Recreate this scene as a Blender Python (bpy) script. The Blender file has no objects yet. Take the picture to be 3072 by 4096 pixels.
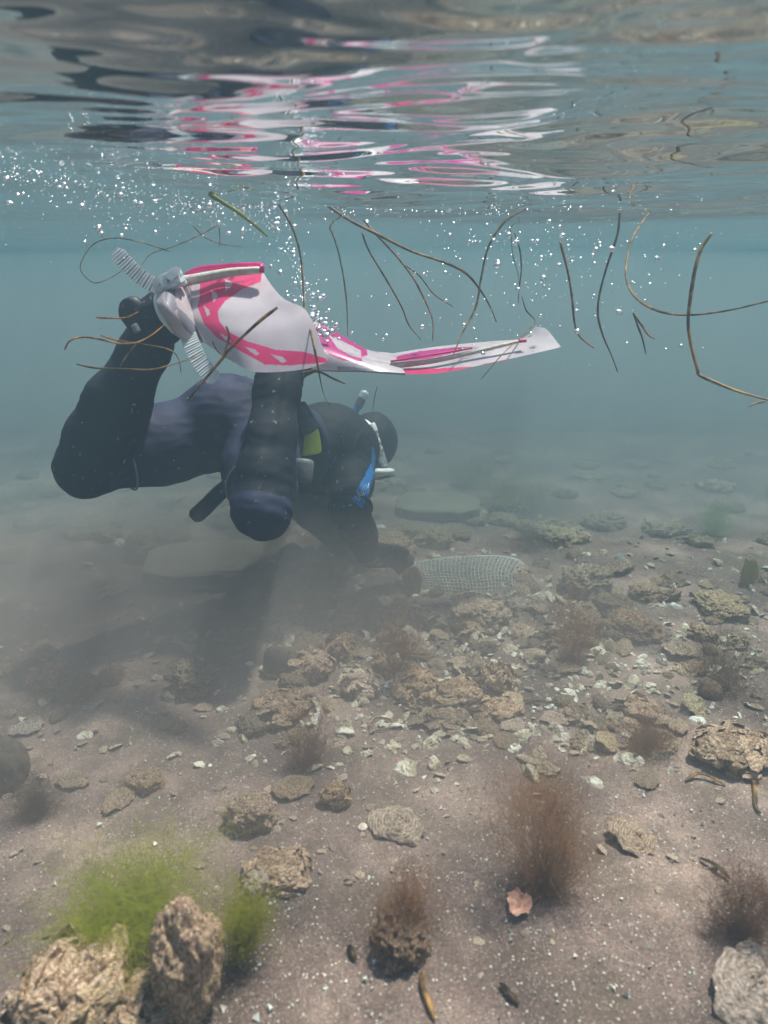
import bpy, bmesh, math, random
import numpy as np
from mathutils import Vector, Matrix

R = math.radians
scene = bpy.context.scene
C = scene.collection
random.seed(7)
rng = np.random.default_rng(11)

# ------------------------------------------------------------------ camera
FPX, PITCH, CAMZ = 2925.0, R(18.66), 0.95          # focal length in photo pixels, downward pitch, height over the seabed
cam_d = bpy.data.cameras.new('camera')
cam = bpy.data.objects.new('camera', cam_d); C.objects.link(cam)
cam.location = (0, 0, CAMZ); cam.rotation_euler = (R(90) - PITCH, 0, 0)
cam_d.sensor_fit = 'VERTICAL'; cam_d.sensor_height = 36.0; cam_d.lens = 36.0 * FPX / 4096
cam_d.clip_start = 0.02; cam_d.clip_end = 300
cam_d.dof.use_dof = True; cam_d.dof.focus_distance = 1.8; cam_d.dof.aperture_fstop = 3.4
scene.camera = cam

# ------------------------------------------------------------------ sky, sun, exposure
SUN_DIR = Vector((0.26, 0.26, 1.0)).normalized()
world = bpy.data.worlds.new('World'); scene.world = world; world.use_nodes = True
nt = world.node_tree
sky = nt.nodes.new('ShaderNodeTexSky'); sky.sky_type = 'NISHITA'; sky.sun_disc = False
sky.sun_elevation = math.asin(SUN_DIR.z); sky.sun_rotation = math.atan2(SUN_DIR.x, SUN_DIR.y)
bg = nt.nodes['Background']; bg.inputs['Strength'].default_value = 0.15
nt.links.new(sky.outputs[0], bg.inputs['Color'])
sun_d = bpy.data.lights.new('sun', 'SUN'); sun_d.energy = 5.0; sun_d.angle = R(3.5); sun_d.color = (1, 0.90, 0.80)
sun = bpy.data.objects.new('sun', sun_d); C.objects.link(sun)
sun.rotation_euler = SUN_DIR.to_track_quat('Z', 'Y').to_euler()
vs = scene.view_settings
vs.view_transform = 'Standard'; vs.look = 'None'; vs.gamma = 1.0; vs.exposure = 1.18
cy = scene.cycles
cy.max_bounces = 10; cy.diffuse_bounces = 3; cy.glossy_bounces = 4; cy.transmission_bounces = 6
cy.volume_bounces = 3; cy.transparent_max_bounces = 24
cy.use_denoising = True; cy.sample_clamp_indirect = 4.0; cy.caustics_reflective = True

# ------------------------------------------------------------------ helpers
AX_F = np.array([0, math.cos(PITCH), -math.sin(PITCH)]); AX_U = np.array([0, math.sin(PITCH), math.cos(PITCH)]); AX_R = np.array([1.0, 0, 0])
EYE = np.array([0, 0, CAMZ])

def P(u, v, d):
    """Point at depth d (metres along the lens axis) seen at photo pixel (u, v)."""
    return EYE + d * (AX_F + (u - 1536) / FPX * AX_R + (2048 - v) / FPX * AX_U)

def PX(pts):
    q = np.asarray(pts) - EYE
    d = q @ AX_F
    return 1536 + FPX * (q @ AX_R) / d, 2048 - FPX * (q @ AX_U) / d

def H(x, y):
    """Height of the seabed."""
    x = np.asarray(x, float); y = np.asarray(y, float)
    return (0.016 * np.sin(2.1 * x + 0.6 * y + 0.4) + 0.014 * np.sin(1.3 * y - 1.7 * x + 1.0) + 0.007 * np.sin(5.2 * x + 3.1 * y)
            + 0.006 * np.sin(6.7 * y - 2.3 * x + 2.0) + 0.0025 * np.sin(15 * x + 9 * y) * np.sin(13 * y - 6 * x))

def G(u, v):
    """Point of the seabed seen at photo pixel (u, v), and its depth."""
    r = AX_F + (u - 1536) / FPX * AX_R + (2048 - v) / FPX * AX_U
    h = 0.0
    for _ in range(6):
        t = (h - CAMZ) / r[2]
        p = EYE + t * r
        h = float(H(p[0], p[1]))
    return p, t

def tag(o, label=None, cat=None, group=None, kind=None):
    if label: o['label'] = label
    if cat: o['category'] = cat
    if group: o['group'] = group
    if kind: o['kind'] = kind
    return o

def empty(name, loc=(0, 0, 0)):
    o = bpy.data.objects.new(name, None); C.objects.link(o); o.location = loc; o.empty_display_size = 0.05
    return o

def mesh_data(name, V, F, mats=(), midx=None, smooth=True):
    me = bpy.data.meshes.new(name)
    me.from_pydata([tuple(map(float, v)) for v in V], [], [tuple(map(int, f)) for f in F])
    for m in mats: me.materials.append(m)
    if midx is not None: me.polygons.foreach_set('material_index', np.asarray(midx, np.int32))
    me.polygons.foreach_set('use_smooth', np.full(len(me.polygons), smooth, bool))
    me.update()
    return me

def put(name, me, parent=None, loc=(0, 0, 0)):
    o = bpy.data.objects.new(name, me); C.objects.link(o); o.location = tuple(map(float, loc))
    if parent is not None:
        o.parent = parent
        o.matrix_parent_inverse = Matrix.Translation(-Vector(parent.location)) if parent.parent is None else Matrix.Identity(4)
    return o

def part(name, V, F, mats, parent, midx=None, smooth=True):
    """A part given in world coordinates under a thing (or under a part of a thing)."""
    me = mesh_data(name, V, F, mats, midx, smooth)
    o = bpy.data.objects.new(name, me); C.objects.link(o)
    root = parent
    while root.parent: root = root.parent
    o.parent = parent
    if parent is root: o.location = -Vector(root.location)
    return o

class MB:
    """Collects vertices, faces and material slots of one mesh."""
    def __init__(s): s.V = []; s.F = []; s.M = []; s.n = 0
    def add(s, V, F, m=0):
        V = np.asarray(V, float); s.V.append(V); s.F += [tuple(i + s.n for i in f) for f in F]
        s.M += (list(m) if hasattr(m, '__len__') else [m] * len(F)); s.n += len(V)
    def verts(s): return np.concatenate(s.V)

def catmull(pts, n):
    p = np.asarray(pts, float)
    if len(p) == 2: return p[0] + (p[1] - p[0]) * np.linspace(0, 1, n)[:, None]
    q = np.vstack([2 * p[0] - p[1], p, 2 * p[-1] - p[-2]])
    L = np.r_[0, np.cumsum(np.linalg.norm(np.diff(p, axis=0), axis=1))]; s = np.linspace(0, L[-1], n)
    i = np.clip(np.searchsorted(L, s, side='right') - 1, 0, len(p) - 2)
    t = ((s - L[i]) / np.maximum(L[i + 1] - L[i], 1e-9))[:, None]
    a, b, c, d = q[i], q[i + 1], q[i + 2], q[i + 3]
    return 0.5 * (2 * b + (c - a) * t + (2 * a - 5 * b + 4 * c - d) * t ** 2 + (3 * b - a - 3 * c + d) * t ** 3)

def frames(path, up=(0, 0, 1)):
    T = np.gradient(path, axis=0); T /= np.linalg.norm(T, axis=1)[:, None] + 1e-12
    S = np.cross(T, np.asarray(up, float)); bad = np.linalg.norm(S, axis=1) < 0.2
    S[bad] = np.cross(T[bad], np.array([0.3, 1.0, 0.1]))
    S /= np.linalg.norm(S, axis=1)[:, None] + 1e-12
    return T, S, np.cross(S, T)

def sweep(path, ra, rb, k=8, up=(0, 0, 1), cap=True):
    """Elliptical tube: radii ra sideways, rb along the up side; both may be arrays."""
    path = np.asarray(path, float); n = len(path)
    ra = np.broadcast_to(ra, n); rb = np.broadcast_to(rb, n)
    T, S, N = frames(path, up)
    a = np.arange(k) * 2 * math.pi / k
    V = path[:, None] + S[:, None] * (np.cos(a)[None, :, None] * ra[:, None, None]) + N[:, None] * (np.sin(a)[None, :, None] * rb[:, None, None])
    F = [(i * k + j, i * k + (j + 1) % k, (i + 1) * k + (j + 1) % k, (i + 1) * k + j) for i in range(n - 1) for j in range(k)]
    if cap: F += [tuple(range(k - 1, -1, -1)), tuple((n - 1) * k + j for j in range(k))]
    return V.reshape(-1, 3), F

def band(path, hw, ht, up=(0, 0, 1)):
    """Flat strip: half width hw across, half thickness ht along the up side."""
    path = np.asarray(path, float); n = len(path); hw = np.broadcast_to(hw, n)[:, None]; ht = np.broadcast_to(ht, n)[:, None]
    T, S, N = frames(path, up)
    V = np.stack([path + S * hw * a + N * ht * b for a, b in ((1, 1), (0, 1.25), (-1, 1), (-1, -1), (1, -1))], 1).reshape(-1, 3)
    F = [(i * 5 + j, i * 5 + (j + 1) % 5, (i + 1) * 5 + (j + 1) % 5, (i + 1) * 5 + j) for i in range(n - 1) for j in range(5)] + [(4, 3, 2, 1, 0), tuple((n - 1) * 5 + j for j in range(5))]
    return V, F

_perm = np.random.default_rng(3).permutation(256); _perm = np.r_[_perm, _perm, _perm]
_grad = np.random.default_rng(4).normal(size=(256, 3)); _grad /= np.linalg.norm(_grad, axis=1)[:, None]
def noise(p, s=1.0):
    p = np.asarray(p, float) * s
    i = np.floor(p).astype(int); f = p - i; w = f * f * f * (f * (f * 6 - 15) + 10)
    r = np.zeros(len(p))
    for c in range(8):
        o = np.array([c & 1, c >> 1 & 1, c >> 2 & 1]); q = (i + o) & 255
        g = _grad[_perm[_perm[_perm[q[:, 0]] + q[:, 1]] + q[:, 2]]]
        r += np.prod(np.where(o == 1, w, 1 - w), axis=1) * np.sum(g * (f - o), axis=1)
    return r * 1.6
def fbm(p, s=1.0, o=4, g=0.5):
    return sum(noise(np.asarray(p) + 7.3 * k, s * 2 ** k) * g ** k for k in range(o))

def inside(poly, u, v):
    poly = np.asarray(poly, float); r = np.zeros(len(u), bool); n = len(poly)
    for i in range(n):
        x1, y1 = poly[i]; x2, y2 = poly[(i + 1) % n]
        c = ((y1 > v) != (y2 > v)) & (u < (x2 - x1) * (v - y1) / (y2 - y1 + 1e-12) + x1)
        r ^= c
    return r

# ------------------------------------------------------------------ materials
def material(name):
    m = bpy.data.materials.new(name); m.use_nodes = True
    n = m.node_tree.nodes; return m, n, m.node_tree.links, n['Principled BSDF'], n['Material Output']

def ramp(n, stops):
    r = n.new('ShaderNodeValToRGB'); e = r.color_ramp.elements
    while len(e) < len(stops): e.new(0.5)
    for x, (p, c) in zip(e, stops): x.position = p; x.color = (*c, 1) if len(c) == 3 else c
    return r

def mat_noise(name, stops, scale=20, rough=0.7, bump=0.3, bscale=None, coord='Object', detail=6, tint=False, spec=0.3, stretch=None, bdist=0.004, trans=None, fleck=None, fl=(0.60, 0.67), fcol=(0.85, 0.80, 0.72), alpha=None):
    m, n, l, b, out = material(name)
    tc = n.new('ShaderNodeTexCoord'); src = tc.outputs[coord]
    if stretch:
        mp = n.new('ShaderNodeMapping'); mp.inputs['Scale'].default_value = stretch; l.new(src, mp.inputs[0]); src = mp.outputs[0]
    t = n.new('ShaderNodeTexNoise'); t.inputs['Scale'].default_value = scale; t.inputs['Detail'].default_value = detail; t.inputs['Roughness'].default_value = 0.65
    l.new(src, t.inputs['Vector'])
    r = ramp(n, stops); l.new(t.outputs['Fac'], r.inputs[0]); col = r.outputs[0]
    if fleck:
        vt = n.new('ShaderNodeTexNoise'); vt.inputs['Scale'].default_value = fleck; vt.inputs['Detail'].default_value = 2; l.new(src, vt.inputs['Vector'])
        fr_ = ramp(n, [(fl[0], grey(0)), (fl[1], grey(1))]); l.new(vt.outputs['Fac'], fr_.inputs[0])
        fm = n.new('ShaderNodeMix'); fm.data_type = 'RGBA'; l.new(fr_.outputs[0], fm.inputs[0]); l.new(col, fm.inputs[6]); fm.inputs[7].default_value = (*fcol, 1); col = fm.outputs[2]
    if tint:
        oi = n.new('ShaderNodeObjectInfo'); mx = n.new('ShaderNodeMix'); mx.data_type = 'RGBA'; mx.blend_type = 'MULTIPLY'; mx.inputs[0].default_value = 1
        l.new(col, mx.inputs[6]); l.new(oi.outputs['Color'], mx.inputs[7]); col = mx.outputs[2]
    l.new(col, b.inputs['Base Color'])
    b.inputs['Roughness'].default_value = rough; b.inputs['Specular IOR Level'].default_value = spec
    if bump:
        t2 = n.new('ShaderNodeTexNoise'); t2.inputs['Scale'].default_value = bscale or scale * 3; t2.inputs['Detail'].default_value = 5
        l.new(src, t2.inputs['Vector'])
        bp = n.new('ShaderNodeBump'); bp.inputs['Strength'].default_value = bump; bp.inputs['Distance'].default_value = bdist
        l.new(t2.outputs['Fac'], bp.inputs['Height']); l.new(bp.outputs[0], b.inputs['Normal'])
    if trans:
        tr = n.new('ShaderNodeBsdfTranslucent'); l.new(col, tr.inputs['Color'])
        mix = n.new('ShaderNodeMixShader'); mix.inputs[0].default_value = trans
        l.new(b.outputs[0], mix.inputs[1]); l.new(tr.outputs[0], mix.inputs[2]); l.new(mix.outputs[0], out.inputs['Surface'])
        if alpha:
            tp_ = n.new('ShaderNodeBsdfTransparent'); m2 = n.new('ShaderNodeMixShader'); m2.inputs[0].default_value = alpha
            l.new(mix.outputs[0], m2.inputs[1]); l.new(tp_.outputs[0], m2.inputs[2]); l.new(m2.outputs[0], out.inputs['Surface'])
    return m

def grey(x): return (x, x, x)
M = {}
# seabed: dark sand with pale shell grit
m, n, l, b, out = material('seabed_sand')
tc = n.new('ShaderNodeTexCoord')
def tex(kind, scale, **kw):
    t = n.new(kind); t.inputs['Scale'].default_value = scale
    for k, v in kw.items(): t.inputs[k].default_value = v
    l.new(tc.outputs['Object'], t.inputs['Vector']); return t
big = tex('ShaderNodeTexNoise', 2.6, Detail=5, Roughness=0.6)
fine = tex('ShaderNodeTexNoise', 260, Detail=3, Roughness=0.7)
cr = ramp(n, [(0.36, (0.105, 0.068, 0.059)), (0.5, (0.22, 0.142, 0.121)), (0.64, (0.42, 0.278, 0.230))]); l.new(big.outputs['Fac'], cr.inputs[0])
fr = ramp(n, [(0.3, grey(0.45)), (0.7, grey(1.5))]); l.new(fine.outputs['Fac'], fr.inputs[0])
mx = n.new('ShaderNodeMix'); mx.data_type = 'RGBA'; mx.blend_type = 'MULTIPLY'; mx.inputs[0].default_value = 1
l.new(cr.outputs[0], mx.inputs[6]); l.new(fr.outputs[0], mx.inputs[7])
col = mx.outputs[2]
pn = tex('ShaderNodeTexNoise', 5.5, Detail=7, Roughness=0.7); pr = ramp(n, [(0.48, grey(0)), (0.62, grey(0.75))]); l.new(pn.outputs['Fac'], pr.inputs[0])
pm = n.new('ShaderNodeMix'); pm.data_type = 'RGBA'; l.new(pr.outputs[0], pm.inputs[0]); l.new(col, pm.inputs[6]); pm.inputs[7].default_value = (0.115, 0.078, 0.058, 1); col = pm.outputs[2]
for sc_, thr, c_ in ((420, 0.16, (0.52, 0.44, 0.37)), (210, 0.07, (0.62, 0.55, 0.47))):
    vo = tex('ShaderNodeTexVoronoi', sc_, Randomness=1.0)
    sep = n.new('ShaderNodeSeparateColor'); l.new(vo.outputs['Color'], sep.inputs[0])
    a = n.new('ShaderNodeMath'); a.operation = 'LESS_THAN'; l.new(vo.outputs['Distance'], a.inputs[0]); a.inputs[1].default_value = 0.34
    d_ = n.new('ShaderNodeMath'); d_.operation = 'LESS_THAN'; l.new(sep.outputs[0], d_.inputs[0]); d_.inputs[1].default_value = thr
    e_ = n.new('ShaderNodeMath'); e_.operation = 'MULTIPLY'; l.new(a.outputs[0], e_.inputs[0]); l.new(d_.outputs[0], e_.inputs[1])
    mm = n.new('ShaderNodeMix'); mm.data_type = 'RGBA'; l.new(e_.outputs[0], mm.inputs[0]); l.new(col, mm.inputs[6]); mm.inputs[7].default_value = (*c_, 1); col = mm.outputs[2]
l.new(col, b.inputs['Base Color']); b.inputs['Roughness'].default_value = 0.85; b.inputs['Specular IOR Level'].default_value = 0.2
bn = tex('ShaderNodeTexNoise', 90, Detail=6, Roughness=0.75)
bp = n.new('ShaderNodeBump'); bp.inputs['Strength'].default_value = 0.8; bp.inputs['Distance'].default_value = 0.006
l.new(bn.outputs['Fac'], bp.inputs['Height']); l.new(bp.outputs[0], b.inputs['Normal'])
M['sand'] = m

# underside of the water surface: light passes near the vertical, total reflection beyond the critical angle
m, n, l, b, out = material('water_surface'); n.remove(b)
geo = n.new('ShaderNodeNewGeometry'); tc = n.new('ShaderNodeTexCoord')
dp = n.new('ShaderNodeVectorMath'); dp.operation = 'DOT_PRODUCT'; l.new(geo.outputs['Incoming'], dp.inputs[0]); l.new(geo.outputs['Normal'], dp.inputs[1])
ab = n.new('ShaderNodeMath'); ab.operation = 'ABSOLUTE'; l.new(dp.outputs['Value'], ab.inputs[0])
mr = n.new('ShaderNodeMapRange'); mr.inputs['From Min'].default_value = 0.60; mr.inputs['From Max'].default_value = 0.70; l.new(ab.outputs[0], mr.inputs['Value'])
caus = n.new('ShaderNodeTexVoronoi'); caus.feature = 'SMOOTH_F1'; caus.inputs['Scale'].default_value = 9; caus.inputs['Smoothness'].default_value = 0.35
wn = n.new('ShaderNodeTexNoise'); wn.inputs['Scale'].default_value = 5; l.new(tc.outputs['Object'], wn.inputs['Vector'])
wm = n.new('ShaderNodeMix'); wm.data_type = 'VECTOR'; wm.inputs[0].default_value = 0.25
l.new(tc.outputs['Object'], wm.inputs[4]); l.new(wn.outputs['Color'], wm.inputs[5]); l.new(wm.outputs[1], caus.inputs['Vector'])
cr = ramp(n, [(0.15, grey(0.70)), (0.45, grey(0.85)), (0.72, grey(1.0))]); l.new(caus.outputs['Distance'], cr.inputs[0])  # cell pattern in the tint stands in for wave-focused dapples of sunlight
tb = n.new('ShaderNodeBsdfTransparent'); l.new(cr.outputs[0], tb.inputs['Color'])
gl = n.new('ShaderNodeBsdfGlossy'); gl.inputs['Roughness'].default_value = 0.02; gl.inputs['Color'].default_value = (0.97, 0.97, 0.97, 1)
mix = n.new('ShaderNodeMixShader'); l.new(mr.outputs[0], mix.inputs[0]); l.new(gl.outputs[0], mix.inputs[1]); l.new(tb.outputs[0], mix.inputs[2])
l.new(mix.outputs[0], out.inputs['Surface'])
M['water'] = m

m, n, l, b, out = material('haze'); n.remove(b)
pv = n.new('ShaderNodeVolumePrincipled'); pv.inputs['Color'].default_value = (0.100, 0.150, 0.192, 1); pv.inputs['Density'].default_value = 0.28; pv.inputs['Absorption Color'].default_value = (0.0, 0.09, 0.07, 1); pv.inputs['Anisotropy'].default_value = 0.25
l.new(pv.outputs[0], out.inputs['Volume']); M['haze'] = m

ROCK = [(0.30, (0.09, 0.068, 0.050)), (0.42, (0.30, 0.225, 0.155)), (0.52, (0.50, 0.40, 0.29)), (0.62, (0.80, 0.70, 0.57))]
M['rock'] = mat_noise('encrusted_rock', ROCK, 9, 0.6, 0.9, 34, tint=True, bdist=0.03, fleck=13, spec=0.5)  # white flecks paint the bright highlights of wet rock into the colour
M['smooth_rock'] = mat_noise('silted_stone', [(0.3, (0.13, 0.12, 0.095)), (0.6, (0.22, 0.20, 0.16)), (0.75, (0.42, 0.39, 0.33))], 5, 0.85, 0.4, 40, tint=True, bdist=0.02)
M['slab'] = mat_noise('pale_slab', [(0.3, (0.17, 0.18, 0.155)), (0.7, (0.25, 0.26, 0.22))], 4, 0.8, 0.3, 60, tint=True, bdist=0.01)
M['shell'] = mat_noise('oyster_shell', [(0.3, (0.22, 0.165, 0.115)), (0.42, (0.50, 0.42, 0.32)), (0.55, (0.72, 0.65, 0.55)), (0.68, (0.86, 0.82, 0.75))], 7, 0.5, 0.8, 30, tint=True, bdist=0.03, spec=0.5, fleck=9)
nd = M['shell'].node_tree; n, l = nd.nodes, nd.links                 # growth bands across the shells
wv = n.new('ShaderNodeTexWave'); wv.wave_type = 'RINGS'; wv.rings_direction = 'Z'; wv.inputs['Scale'].default_value = 2.6; wv.inputs['Distortion'].default_value = 4.5; wv.inputs['Detail'].default_value = 4; wv.inputs['Detail Scale'].default_value = 1.6
tcs = n.new('ShaderNodeTexCoord'); l.new(tcs.outputs['Object'], wv.inputs['Vector'])
wr = ramp(n, [(0.12, (0.42, 0.36, 0.30)), (0.42, (0.95, 0.92, 0.88)), (0.85, (1.25, 1.22, 1.18))]); l.new(wv.outputs['Fac'], wr.inputs[0])
bs = n['Principled BSDF'].inputs['Base Color']; old = bs.links[0].from_socket
wx_ = n.new('ShaderNodeMix'); wx_.data_type = 'RGBA'; wx_.blend_type = 'MULTIPLY'; wx_.inputs[0].default_value = 0.5; l.new(old, wx_.inputs[6]); l.new(wr.outputs[0], wx_.inputs[7]); l.new(wx_.outputs[2], bs)
M['pearl'] = mat_noise('shell_inside', [(0.3, (0.5, 0.47, 0.42)), (0.7, (0.8, 0.78, 0.74))], 5, 0.35, 0.2, 30, tint=True)
M['brown_weed'] = mat_noise('brown_weed', [(0.3, (0.26, 0.155, 0.095)), (0.7, (0.52, 0.34, 0.21))], 30, 0.7, 0, tint=True, trans=0.55, alpha=0.64)
M['green_weed'] = mat_noise('green_weed', [(0.3, (0.38, 0.40, 0.03)), (0.7, (0.66, 0.66, 0.10))], 30, 0.7, 0, tint=True, trans=0.6, alpha=0.60)
M['eelgrass'] = mat_noise('eelgrass_blade', [(0.36, (0.03, 0.024, 0.016)), (0.46, (0.16, 0.10, 0.04)), (0.56, (0.36, 0.20, 0.06)), (0.72, (0.62, 0.38, 0.12))], 30, 0.5, 0.1, 90, tint=True, trans=0.35)
M['green_blade'] = mat_noise('green_eelgrass', [(0.3, (0.18, 0.22, 0.03)), (0.7, (0.45, 0.47, 0.08))], 14, 0.5, 0, trans=0.4)
NEO = dict(fleck=55, fl=(0.70, 0.74), fcol=(0.16, 0.15, 0.15), rough=0.72, bump=0.35, bscale=260, bdist=0.002, spec=0.25)
M['neo_black'] = mat_noise('black_neoprene', [(0.35, (0.006, 0.007, 0.012)), (0.65, (0.013, 0.014, 0.022))], 14, **NEO)
M['neo_indigo_sheen'] = mat_noise('indigo_sheen_neoprene', [(0.35, (0.016, 0.015, 0.040)), (0.65, (0.034, 0.031, 0.075))], 9, **NEO)  # indigo cloth plus the sunlit sheen of thighs and hips painted in
M['neo_brown'] = mat_noise('dark_grey_neoprene', [(0.35, (0.016, 0.017, 0.015)), (0.65, (0.034, 0.034, 0.028))], 12, **NEO)
M['neo_blue'] = mat_noise('blue_panel', [(0.35, (0.01, 0.13, 0.42)), (0.65, (0.02, 0.20, 0.55))], 30, **NEO)
M['seam_blue'] = mat_noise('blue_stitching', [(0.35, (0.01, 0.04, 0.14)), (0.65, (0.02, 0.06, 0.20))], 30, 0.6, 0)
M['rubber'] = mat_noise('black_rubber', [(0.4, grey(0.012)), (0.6, grey(0.022))], 30, 0.5, 0.1, 90)
M['seam'] = mat_noise('seam_tape', [(0.4, grey(0.16)), (0.6, grey(0.22))], 40, 0.6, 0)
M['fin_white'] = mat_noise('fin_white', [(0.3, (0.54, 0.43, 0.475)), (0.7, (0.66, 0.55, 0.59))], 12, 0.3, 0.1, 40, spec=0.5, trans=0.25)
M['fin_pink'] = mat_noise('fin_pink', [(0.3, (0.74, 0.02, 0.13)), (0.7, (0.82, 0.05, 0.20))], 20, 0.35, 0.1, 60, spec=0.5, trans=0.25)
M['fin_magenta'] = mat_noise('fin_magenta', [(0.3, (0.72, 0.03, 0.30)), (0.7, (0.85, 0.08, 0.42))], 20, 0.3, 0.1, 60, spec=0.5, trans=0.5)
M['fin_tan'] = mat_noise('silted_rail', [(0.3, (0.46, 0.36, 0.31)), (0.7, (0.72, 0.60, 0.53))], 60, 0.8, 0.5, 200)
M['fin_grey'] = mat_noise('fin_grey', [(0.3, (0.17, 0.15, 0.18)), (0.7, (0.25, 0.22, 0.26))], 30, 0.5, 0.1, 60)
M['clear_strap'] = mat_noise('clear_strap', [(0.3, (0.68, 0.69, 0.72)), (0.7, (0.92, 0.93, 0.95))], 50, 0.25, 0.2, 90, spec=0.6, trans=0.3)
M['white_rubber'] = mat_noise('white_rubber', [(0.3, grey(0.70)), (0.7, grey(0.82))], 30, 0.4, 0.1, 80, spec=0.5)
M['yellow'] = mat_noise('yellow_plastic', [(0.3, (0.68, 0.76, 0.05)), (0.7, (0.80, 0.88, 0.10))], 25, 0.5, 0.2, 60)
M['lead'] = mat_noise('coated_lead', [(0.3, grey(0.10)), (0.7, (0.17, 0.17, 0.19))], 20, 0.5, 0.2, 80)
M['blue_tube'] = mat_noise('blue_tube', [(0.3, (0.02, 0.14, 0.36)), (0.7, (0.03, 0.20, 0.48))], 20, 0.35, 0)
M['lens'] = mat_noise('mask_lens', [(0.3, (0.04, 0.06, 0.07)), (0.7, (0.06, 0.08, 0.10))], 5, 0.05, 0, spec=0.8)
M['net'] = mat_noise('net_cord', [(0.3, (0.34, 0.35, 0.33)), (0.7, (0.58, 0.58, 0.55))], 30, 0.5, 0)
M['tan_sponge'] = mat_noise('yellow_sponge', [(0.3, (0.60, 0.47, 0.06)), (0.7, (0.90, 0.74, 0.16))], 14, 0.8, 0.8, 40, bdist=0.02)

m, n, l, b, out = material('air_bubble'); n.remove(b)
lw = n.new('ShaderNodeLayerWeight'); lw.inputs['Blend'].default_value = 0.45
tb = n.new('ShaderNodeBsdfTransparent'); gl = n.new('ShaderNodeBsdfGlossy'); gl.inputs['Roughness'].default_value = 0.25; gl.inputs['Color'].default_value = (1, 1, 1, 1)
cr = ramp(n, [(0.0, grey(0.6)), (0.5, grey(1.0))]); l.new(lw.outputs['Facing'], cr.inputs[0])
mix = n.new('ShaderNodeMixShader'); l.new(cr.outputs[0], mix.inputs[0]); l.new(tb.outputs[0], mix.inputs[1]); l.new(gl.outputs[0], mix.inputs[2]); l.new(mix.outputs[0], out.inputs['Surface'])
M['bubble'] = m
m, n, l, b, out = material('mote'); b.inputs['Base Color'].default_value = (0.75, 0.72, 0.66, 1); b.inputs['Roughness'].default_value = 0.8; M['mote'] = m

# ------------------------------------------------------------------ the setting: seabed, water surface, haze
def graded(a, lo, hi, fine_lo, fine_hi, n_fine, n_out):
    mid = np.linspace(fine_lo, fine_hi, n_fine)
    k = np.linspace(0, 1, n_out + 1)[1:]
    return np.r_[fine_lo - (fine_lo - lo) * k[::-1] ** 2, mid, fine_hi + (hi - fine_hi) * k ** 2]

def sheet(name, xs, ys, fz, mat, flip=False):
    X, Y = np.meshgrid(xs, ys); Z = fz(X.ravel(), Y.ravel())
    nx, ny = len(xs), len(ys)
    me = bpy.data.meshes.new(name)
    V = np.c_[X.ravel(), Y.ravel(), Z]
    i = (np.arange(ny - 1)[:, None] * nx + np.arange(nx - 1)[None]).ravel()
    Q = np.c_[i, i + 1, i + nx + 1, i + nx]
    if flip: Q = Q[:, ::-1]
    me.vertices.add(len(V)); me.vertices.foreach_set('co', V.ravel())
    me.loops.add(Q.size); me.loops.foreach_set('vertex_index', Q.ravel().astype(np.int32))
    me.polygons.add(len(Q)); me.polygons.foreach_set('loop_start', (np.arange(len(Q)) * 4).astype(np.int32))
    me.update(calc_edges=True); me.polygons.foreach_set('use_smooth', np.ones(len(Q), bool))
    me.materials.append(mat)
    return put(name, me)

def seabed_z(x, y):
    p = np.c_[x, y, np.zeros(len(x))]
    near = np.exp(-np.maximum(0, np.hypot(x, y - 1.4) - 2.0))
    return H(x, y) + near * (0.0035 * fbm(p, 14, 3) + 0.0015 * noise(p, 75))
tag(sheet('seabed', graded(0, -13, 13, -2.2, 2.2, 330, 40), graded(0, -4, 15, 0.35, 4.2, 330, 40), seabed_z, M['sand']), kind='structure')

DIP = np.array([P(-500, 560, 0.85), P(0, 625, 1.10), P(500, 735, 1.42), P(950, 795, 1.70), P(1536, 818, 1.92), P(2200, 806, 2.0), P(2700, 770, 1.95), P(3300, 700, 1.8)])
def surface_z(x, y):
    z = np.zeros(len(x))
    p = np.c_[x, y, np.zeros(len(x))]
    wx = x + 0.03 * noise(p, 2.0); wy = y + 0.05 * noise(p + 5, 2.3)
    wy = wy + 0.22 * np.minimum(wx * wx, 2.5)
    for wl, a, ang, ph in ((0.95, 0.0125, 80, 0.3), (0.56, 0.0100, 99, 1.9), (0.36, 0.0058, 78, 4.0), (0.23, 0.0030, 99, 2.2), (0.145, 0.0016, 83, 0.9), (0.09, 0.0013, 96, 5.1), (0.055, 0.0007, 85, 3.0), (0.036, 0.00035, 94, 0.3), (0.41, 0.0030, 50, 3.0), (0.30, 0.0022, 130, 1.3)):
        k = 2 * math.pi / wl; c, s = math.cos(R(ang)), math.sin(R(ang))
        z += a * np.sin(k * (c * wx + s * wy) + ph + 2.2 * noise(p * np.array([0.55, 1, 1]), 0.8 / wl))
    t_ = (y - 0.90) / 0.20; z -= 0.046 * t_ * np.exp(-t_ * t_ / 2) * np.exp(-((x + 0.20) / 0.42) ** 2)
    D = catmull(DIP, 200)
    far = np.clip((y - np.interp(x, D[:, 0], D[:, 1]) - 0.02) / 0.25, 0, 1); z *= 1 - 0.8 * far
    z += 1.086 + 0.050 * np.clip(1.9 - y, -0.35, 1.75)
    near = np.where(np.abs(x) < 2.2)[0]
    for ch in np.array_split(near, 40):
        d2 = (x[ch, None] - D[None, :, 0]) ** 2 + (y[ch, None] - D[None, :, 1]) ** 2
        j = d2.argmin(1); w = np.exp(-d2[np.arange(len(ch)), j] / 0.11 ** 2)
        z[ch] = z[ch] * (1 - w) + D[j, 2] * w
    return z
tag(sheet('water_surface', graded(0, -13, 13, -1.7, 1.7, 420, 50), graded(0, -4, 15, 0.2, 3.0, 420, 50), surface_z, M['water'], True), kind='structure')

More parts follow.
